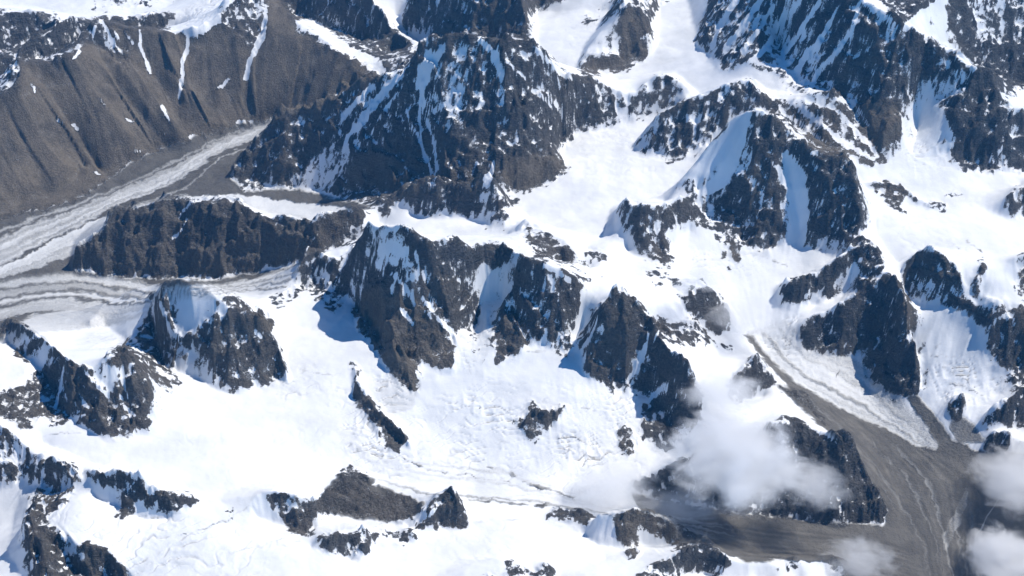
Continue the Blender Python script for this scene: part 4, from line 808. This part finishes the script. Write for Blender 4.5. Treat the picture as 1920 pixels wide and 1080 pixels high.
# ledges: tilted bands of harder rock
zb = (Z+0.25*XX-0.12*YY)/62.0+0.8*oct3(XX, YY, Z, 500, 3, 61); fr = zb-np.floor(zb); fr2 = fr.copy()
Z = Z + rockm*(1-scree)*steep*12*sub(big, 0.2, 0.7)*(fr*fr*(3-2*fr)-fr)*2
# rock stands proud of the snow
Z = Z + 9*sub(rockb, 0.35, 0.75)*(1-flatm*0.2)
# soft snow relief
snowm = 1-rockm
Z = Z + snowm*(13*fbm(XX, YY, 560, 3, 71)+3.0*fbm(XX, YY, 110, 3, 72)) 
wind = fbm(XX*0.35+YY*0.2, YY*1.1-XX*0.3, 130, 3, 74)
Z = Z + snowm*2.6*wind
cv = samp(Cv, U, V)
cph = Zb/9.0+1.8*fbm(XX, YY, 160, 3, 76)
crv = np.abs(np.sin(cph*1.4)); crk = np.clip(1-crv/0.45, 0, 1)
blk = ridged(XX, YY, 75, 3, 78)-0.9
Z = Z - cv*snowm*(16*crk*sub(vnoise(XX/80, YY/80, 79), -0.5, 0.1)) + cv*snowm*8*blk
db0 = samp(Db, U+wu*0.3, V+wv*0.3)
Z = Z + sub(db0, 0.3, 0.9)*(1-rockm)*(3.0*fbm(XX, YY, 60, 3, 81)+5.0*samp(TT, U, V)+10*fbm(XX, YY, 420, 3, 83))
lay = project(XX, YY, Z)
U, V = lay
# ------------------------------------------------------------------ cover per grid point
gx2, gy2 = slope_of(Z); SL2 = np.hypot(gx2, gy2); SLm = blur(SL2, 2, 1)
curv = Z-blur(Z, 3, 2)
rk = samp(Rk, U+wu*0.7, V+wv*0.7)
fn = oct3(XX, YY, Z, 90, 3, 91); fn /= fn.std(); fn2 = oct3(XX, YY, Z, 34, 2, 97); fn2 /= fn2.std()
lw = 1-0.55*sub(rk, 0.6, 0.85)
mix = lw*(0.42*L2+0.42*L3+0.18*L1)+0.33*fn+0.7*fn2; mix /= mix.std()
curv /= 4.0
near = sub(blur(rk, 16, 2), 0.04, 0.4)
edge = np.maximum(sub(rk, 0.03, 0.22), 0.8*near*steep)
sf = sub(SL2, 0.25, 1.7)-0.55
bare = rk + edge*mix*0.27*(1-0.8*sub(brown, 0.38, 0.52)*sub(rk, 0.7, 0.9)) + edge*(0.16*np.tanh(curv)+0.34*sf*(1-scree)) + 0.30*near*steep*(rk < 0.6)*(SLm > 0.55) - 0.07*(1-sub(brown, 0.38, 0.52))*(rk > 0.6)
bare = bare - 0.36*((fr2 < 0.2)*(0.5+0.5*vnoise(XX/130, YY/130, 141)))*steep*sub(rk, 0.3, 0.5)*(1-scree)*(1-sub(brown, 0.45, 0.6))*sub(big, 0.15, 0.5)
bare = np.where(edge < 0.02, 0, bare)
snowline = samp(Sn, U+wu*0.25, V+wv*0.25)
bare = np.clip(bare - 1.3*snowline, -0.3, 1.4)
debris = np.clip(samp(Db, U+wu*0.35, V+wv*0.35), 0, 1)*(1-0.6*0)
crk_ = samp(Cr, U+wu*0.4, V+wv*0.4); debris = np.maximum(debris, crk_*(0.6+0.5*fbm(XX, YY, 60, 2, 99)))
debris = np.clip(debris-samp(Ic, U, V)*1.0, 0, 1)
dirt = 0.16*sub(fbm(XX, YY, 300, 5, 95), 0.15, 1.1)*(SLm < 0.6)+cv*crk*0.8*sub(vnoise(XX/80, YY/80, 79), -0.5, 0.1)
debris = np.where(debris < dirt, dirt*0.8, debris)
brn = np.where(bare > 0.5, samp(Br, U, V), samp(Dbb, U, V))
tone = np.clip(0.5+0.42*samp(TT, U, V)+0.10*L2*rockm+0.08*L1*scree, 0, 1)
# normals of the whole sheet, shared by every piece so no seam shows
nrm = np.stack([-gx2, -gy2, np.ones_like(Z)], -1)
# fan grid is sheared a little: use true cross products
Pv = np.stack([XX, YY, Z], -1); di = np.gradient(Pv, axis=1); dj = np.gradient(Pv, axis=0); nrm = np.cross(di, dj); nrm /= np.linalg.norm(nrm, axis=-1, keepdims=True)
print('relief', round(time.time()-T0, 1))

# ------------------------------------------------------------------ materials
def newmat(name):
    m = bpy.data.materials.new(name); m.use_nodes = True; t = m.node_tree; t.nodes.clear(); return m, t
def terrain_material():
    m, t = newmat('mountain_ground'); N = t.nodes; Lk = t.links
    def nd(ty, **kw):
        n = N.new(ty)
        for k, v in kw.items(): setattr(n, k, v)
        return n
    def math_(op, a, b=None, clamp=False):
        n = nd('ShaderNodeMath', operation=op, use_clamp=clamp)
        for k, x in enumerate((a, b)):
            if x is None: continue
            if isinstance(x, (int, float)): n.inputs[k].default_value = x
            else: Lk.new(x, n.inputs[k])
        return n.outputs[0]
    def noise(scale, detail, rough=0.55, vec=None, dist=0.0):
        n = nd('ShaderNodeTexNoise'); n.inputs['Scale'].default_value = scale; n.inputs['Detail'].default_value = detail
        n.inputs['Roughness'].default_value = rough; n.inputs['Distortion'].default_value = dist; Lk.new(vec or geo.outputs['Position'], n.inputs['Vector']); return n.outputs['Fac']
    def mixc(f, a, b):
        n = nd('ShaderNodeMix', data_type='RGBA')
        if isinstance(f, float): n.inputs[0].default_value = f
        else: Lk.new(f, n.inputs[0])
        for k, x in ((6, a), (7, b)):
            if isinstance(x, tuple): n.inputs[k].default_value = (*x, 1)
            else: Lk.new(x, n.inputs[k])
        return n.outputs[2]
    def ramp(x, a, b):
        n = nd('ShaderNodeMapRange'); n.inputs[1].default_value = a; n.inputs[2].default_value = b; Lk.new(x, n.inputs[0]); return n.outputs[0]
    geo = nd('ShaderNodeNewGeometry'); at = nd('ShaderNodeAttribute', attribute_name='cover'); sep = nd('ShaderNodeSeparateColor'); Lk.new(at.outputs['Color'], sep.inputs[0])
    bare, deb, brown = sep.outputs[0], sep.outputs[1], sep.outputs[2]; tone = at.outputs['Alpha']
    n_f = noise(0.05, 6, 0.65); n_m = noise(0.012, 5, 0.6); n_l = noise(0.0025, 4, 0.5); n_x = noise(0.11, 3, 0.6)
    # bedding planes
    mp = nd('ShaderNodeMapping'); mp.inputs['Scale'].default_value = (0.12, 0.12, 1.0); mp.inputs['Rotation'].default_value = (0.12, 0.2, 0); Lk.new(geo.outputs['Position'], mp.inputs[0])
    n_s = noise(0.03, 2, 0.55, mp.outputs[0], 0.6)
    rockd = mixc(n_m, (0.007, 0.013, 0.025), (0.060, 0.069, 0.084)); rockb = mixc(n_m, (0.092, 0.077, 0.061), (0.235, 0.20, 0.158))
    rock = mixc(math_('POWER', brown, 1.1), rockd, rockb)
    rock = mixc(math_('MULTIPLY', ramp(n_l, 0.5, 0.68), 0.45), rock, mixc(brown, (0.075, 0.080, 0.088), (0.21, 0.175, 0.135)))
    rock = mixc(math_('MULTIPLY', ramp(n_l, 0.48, 0.34), 0.5), rock, (0.016, 0.021, 0.030))
    rock = mixc(math_('MULTIPLY', ramp(n_s, 0.42, 0.66), ramp(brown, 0.8, 0.5)), rock, mixc(0.5, rock, mixc(brown, (0.075, 0.082, 0.092), (0.21, 0.17, 0.13))))
    rock = mixc(math_('MULTIPLY', ramp(n_f, 0.5, 0.72), 0.6), rock, mixc(brown, (0.19, 0.19, 0.19), (0.29, 0.26, 0.22)))
    rock = mixc(math_('MULTIPLY', ramp(n_f, 0.48, 0.25), 0.6), rock, (0.02, 0.02, 0.022))
    tn = ramp(tone, 0.2, 0.8)
    rock = mixc(math_('MULTIPLY', tn, 0.2), rock, mixc(brown, (0.12, 0.12, 0.122), (0.23, 0.20, 0.16)))
    snow = mixc(ramp(n_l, 0.35, 0.7), (0.90, 0.905, 0.905), (0.74, 0.755, 0.765))
    ice = mixc(n_m, (0.50, 0.50, 0.49), (0.66, 0.665, 0.66))
    n_d = noise(0.006, 6, 0.6)
    debc = mixc(brown, mixc(n_f, (0.055, 0.055, 0.056), (0.125, 0.124, 0.122)), mixc(n_f, (0.105, 0.096, 0.083), (0.20, 0.185, 0.165)))
    debc = mixc(tn, mixc(0.65, debc, (0.045, 0.043, 0.04)), mixc(0.5, debc, (0.30, 0.28, 0.25)))
    debc = mixc(ramp(n_d, 0.4, 0.62), debc, mixc(0.55, debc, (0.075, 0.07, 0.066)))
    d2 = math_('ADD', deb, math_('MULTIPLY', math_('SUBTRACT', n_f, 0.5), 0.25))
    g1 = mixc(ramp(d2, 0.03, 0.42), snow, ice); ground = mixc(ramp(d2, 0.35, 0.85), g1, debc)
    gate = ramp(bare, 0.08, 0.3); b2 = math_('ADD', math_('MULTIPLY', math_('SUBTRACT', n_f, 0.5), 1.1), math_('MULTIPLY', math_('SUBTRACT', n_x, 0.5), 1.0)); b2 = math_('ADD', bare, math_('MULTIPLY', b2, gate))
    isrock = ramp(b2, 0.47, 0.54)
    # thin wind-blown snow caught in the cracks
    dust = math_('MULTIPLY', ramp(n_x, 0.50, 0.66), math_('MULTIPLY', ramp(b2, 1.02, 0.6), ramp(n_m, 0.38, 0.6)))
    rock = mixc(math_('MULTIPLY', dust, 0.75), rock, (0.80, 0.82, 0.84))
    col = mixc(isrock, ground, rock)
    bs = nd('ShaderNodeBsdfPrincipled'); Lk.new(col, bs.inputs['Base Color'])
    Lk.new(ramp(isrock, 0.0, 1.0), bs.inputs['Roughness']); bs.inputs['Roughness'].default_value = 0.8
    N_r = nd('ShaderNodeMapRange'); N_r.inputs[3].default_value = 0.65; N_r.inputs[4].default_value = 0.92; Lk.new(isrock, N_r.inputs[0]); Lk.new(N_r.outputs[0], bs.inputs['Roughness'])
    bs.inputs['Specular IOR Level'].default_value = 0.25
    hgt = math_('ADD', math_('MULTIPLY', math_('MULTIPLY', n_f, 42.0), ramp(brown, 1.25, 0.6)), math_('ADD', math_('MULTIPLY', n_x, 16.0), math_('MULTIPLY', math_('MULTIPLY', n_s, ramp(brown, 0.85, 0.5)), 26.0)))
    rel = math_('MULTIPLY', hgt, math_('ADD', math_('MULTIPLY', isrock, 0.95), math_('ADD', math_('MULTIPLY', ramp(d2, 0.3, 0.8), 0.3), 0.035)))
    bmp = nd('ShaderNodeBump'); bmp.inputs['Strength'].default_value = 0.9; bmp.inputs['Distance'].default_value = 1.0; Lk.new(rel, bmp.inputs['Height']); Lk.new(bmp.outputs[0], bs.inputs['Normal'])
    o = nd('ShaderNodeOutputMaterial'); Lk.new(bs.outputs[0], o.inputs[0]); return m
MT = terrain_material()

# ------------------------------------------------------------------ the sheet cut into massifs, glaciers and snowfields
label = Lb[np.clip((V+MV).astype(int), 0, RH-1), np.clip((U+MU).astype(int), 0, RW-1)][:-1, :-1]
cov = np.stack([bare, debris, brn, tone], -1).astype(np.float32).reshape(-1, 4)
Vp = Pv.reshape(-1, 3).astype(np.float32); Nn = nrm.reshape(-1, 3).astype(np.float32)
gi, gj = np.meshgrid(np.arange(NX-1), np.arange(NY-1)); q0 = (gj*NX+gi)
quads = np.stack([q0, q0+1, q0+NX+1, q0+NX], -1).reshape(-1, 4); lab = label.reshape(-1)
def make_piece(name, lbl, mask):
    q = quads[mask]
    if not len(q): return
    used, inv = np.unique(q.ravel(), return_inverse=True)
    me = bpy.data.meshes.new(name); nq = len(q)
    me.vertices.add(len(used)); me.vertices.foreach_set('co', Vp[used].ravel())
    me.loops.add(nq*4); me.loops.foreach_set('vertex_index', inv.astype(np.int32))
    me.polygons.add(nq); me.polygons.foreach_set('loop_start', np.arange(nq, dtype=np.int32)*4)
    me.polygons.foreach_set('use_smooth', np.ones(nq, bool))
    me.update(calc_edges=True)
    a = me.attributes.new('cover', 'FLOAT_COLOR', 'POINT'); a.data.foreach_set('color', cov[used].ravel())
    me.normals_split_custom_set_from_vertices(Nn[used])
    me.materials.append(MT)
    o = bpy.data.objects.new(name, me); C.collection.objects.link(o)
    o['kind'] = 'structure'; o['label'] = lbl
    return o
make_piece('snowfield', 'open snow and ice ground between the peaks', lab == 0)
for k, (nm, lb, p) in enumerate(AREAS): make_piece(nm, lb, lab == k+1)
# the range goes on beyond both sides of the picture (coarser)
def apron(side, name, lbl):
    n = 80; st = 4; rows = np.arange(0, NY, st); rows[-1] = NY-1; c0 = 0 if side < 0 else NX-1
    k = (np.arange(n)/(n-1.0))[None, :]; xe = XX[rows, c0][:, None]; ye = YY[rows, c0][:, None]; ze = Z[rows, c0][:, None]
    x = xe*(1+k*1.1)-xe*0.002*(k == 0); y = ye+0*k
    m = np.clip(k*5, 0, 1); m = m*m*(3-2*m)
    z = (ze-3*(k == 0))*(1-m)+m*(650+620*(oct3(x, y, 0*x, 1900, 5, 131, 0.48, True)-0.3))
    gj, gi = np.gradient(z); ay, ax_ = np.gradient(x); sl_ = np.abs(gi/np.where(np.abs(ax_) < 1, 1, ax_))+np.abs(gj/np.gradient(y)[0])
    b = np.clip(0.1+0.6*sub(sl_, 0.5, 1.2)+0.15*vnoise(x/120, y/120, 133), 0, 1)*sub(k+0*x, 0.02, 0.1)
    P3 = np.stack([x, y, z], -1).reshape(-1, 3).astype(np.float32); nr = len(rows)
    a, c = np.meshgrid(np.arange(n-1), np.arange(nr-1)); q = c*n+a
    F = np.stack([q, q+1, q+n+1, q+n], -1).reshape(-1, 4)
    if side < 0: F = F[:, ::-1]
    me = bpy.data.meshes.new(name); me.from_pydata(P3.tolist(), [], F.tolist()); me.polygons.foreach_set('use_smooth', np.ones(len(F), bool))
    at = me.attributes.new('cover', 'FLOAT_COLOR', 'POINT'); at.data.foreach_set('color', np.stack([b, 0*b, 0*b+0.3, 0*b+0.5], -1).astype(np.float32).ravel())
    me.materials.append(MT); o = bpy.data.objects.new(name, me); C.collection.objects.link(o); o['kind'] = 'structure'; o['label'] = lbl
apron(-1, 'terrain', 'snowy mountain country beyond the left edge of the view'); apron(1, 'terrain', 'snowy mountain country beyond the right edge of the view')
print('meshes', round(time.time()-T0, 1))

# ------------------------------------------------------------------ clouds drifting low over the valley (real volumes)
def cloud_material(name, density, scale, cut, seed):
    m, t = newmat(name); N = t.nodes; Lk = t.links
    tc = N.new('ShaderNodeTexCoord')
    mp = N.new('ShaderNodeMapping'); mp.inputs['Location'].default_value = (seed, seed*0.7, 0); Lk.new(tc.outputs['Object'], mp.inputs[0])
    no = N.new('ShaderNodeTexNoise'); no.inputs['Scale'].default_value = scale; no.inputs['Detail'].default_value = 6.0; no.inputs['Roughness'].default_value = 0.64; no.inputs['Distortion'].default_value = 0.8
    Lk.new(mp.outputs[0], no.inputs['Vector'])
    ln = N.new('ShaderNodeVectorMath'); ln.operation = 'LENGTH'; Lk.new(tc.outputs['Object'], ln.inputs[0])
    mr = N.new('ShaderNodeMapRange'); mr.inputs[1].default_value = 0.15; mr.inputs[2].default_value = 1.0; mr.inputs[3].default_value = 0.24; mr.inputs[4].default_value = -0.36; Lk.new(ln.outputs['Value'], mr.inputs[0])
    ad = N.new('ShaderNodeMath'); ad.operation = 'ADD'; Lk.new(no.outputs['Fac'], ad.inputs[0]); Lk.new(mr.outputs[0], ad.inputs[1])
    r2 = N.new('ShaderNodeMapRange'); r2.inputs[1].default_value = cut; r2.inputs[2].default_value = cut+0.17; r2.inputs[3].default_value = 0.0; r2.inputs[4].default_value = density; Lk.new(ad.outputs[0], r2.inputs[0])
    pv = N.new('ShaderNodeVolumePrincipled'); pv.inputs['Color'].default_value = (0.995, 0.995, 0.995, 1); pv.inputs['Anisotropy'].default_value = 0.0
    Lk.new(r2.outputs[0], pv.inputs['Density']); o = N.new('ShaderNodeOutputMaterial'); Lk.new(pv.outputs[0], o.inputs['Volume']); return m
import bmesh
def cloud(u, v, rise, rx, ry, rz, lbl, density, scale=1.6, cut=0.5, seed=0.0, rot=0.0):
    x, y, z = hit(Z[::2, ::2], u, v); dx, dy, dz = ray(u, v); k = rise/dz
    x, y, z = float(x[0]+dx*k*-1*-1), float(y[0]+dy*k), float(z[0]+rise)
    bm = bmesh.new(); bmesh.ops.create_icosphere(bm, subdivisions=4, radius=1.0)
    for vv in bm.verts:
        n = 0.06*math.sin(vv.co.x*7+seed)+0.06*math.sin(vv.co.y*6+seed*2)*math.cos(vv.co.z*5)
        vv.co *= (1+n)
    me = bpy.data.meshes.new('cloud'); bm.to_mesh(me); bm.free()
    me.materials.append(cloud_material('cloud_vapour', density, scale, cut, seed))
    o = bpy.data.objects.new('cloud', me); C.collection.objects.link(o)
    o.location = (x, y, z); o.scale = (rx, ry, rz); o.rotation_euler = (0, 0, rot)
    o['label'] = lbl; o['category'] = 'cloud'; o['group'] = 'low clouds over the lower right valleys'
#        u    v   rise rx  ry   rz
CLOUDS = [
 (1385,860,260,860,850,280,'largest grey white cloud in front of the dark rocky slope, lower right',0.013,2.8,0.425,1.3),
 (1525,905,200,460,420,170,'ragged cloud end touching the dark rocky slope right of the largest cloud',0.007,2.7,0.43,4.2),
 (1145,905,160,540,460,150,'thin small cloud over the white glacier, left of the largest cloud',0.008,2.4,0.40,7.7),
 (1270,950,160,640,320,120,'wispy cloud strip over the moraine below the largest cloud',0.006,3.0,0.43,9.1),
 (1405,590,200,560,520,130,'thin veil of cloud on the snow below the steep split summit',0.0055,2.3,0.41,11.9),
 (1310,525,200,380,280,100,'small faint cloud on the snow above the brown rock rib',0.005,2.2,0.42,13.4),
 (1355,735,220,480,480,170,'cloud puff creeping up between the sharp pyramid and the grey rock spur',0.009,2.5,0.41,15.2),
 (1610,1050,200,420,380,130,'small thin cloud over the snowy crest at the bottom edge',0.009,2.6,0.42,17.7),
 (1885,1050,170,400,500,180,'dense white cloud in the bottom right corner',0.018,2.5,0.38,19.4),
 (1915,900,180,560,620,180,'grey cloud at the right edge above the moraine valley',0.011,2.6,0.39,21.9),
]
for c in CLOUDS: cloud(*c)

# ------------------------------------------------------------------ the air
hz, t = newmat('air_haze'); N = t.nodes
pv = N.new('ShaderNodeVolumePrincipled'); pv.inputs['Color'].default_value = (0.12, 0.50, 1.0, 1); pv.inputs['Density'].default_value = 0.55e-5; pv.inputs['Anisotropy'].default_value = 0.2
o = N.new('ShaderNodeOutputMaterial'); t.links.new(pv.outputs[0], o.inputs['Volume'])
me = bpy.data.meshes.new('haze'); x0, x1, y0, y1, z0, z1 = -19000, 19000, -800, 27000, float(Z.min())-60, CAM_Z+60
vs = [(x, y, z) for z in (z0, z1) for y in (y0, y1) for x in (x0, x1)]
me.from_pydata(vs, [], [(0, 2, 3, 1), (4, 5, 7, 6), (0, 1, 5, 4), (1, 3, 7, 5), (3, 2, 6, 7), (2, 0, 4, 6)]); me.materials.append(hz)
ho = bpy.data.objects.new('haze', me); C.collection.objects.link(ho); ho['kind'] = 'stuff'; ho['label'] = 'thin blue mountain air between the camera and the peaks'
print('done', round(time.time()-T0, 1))
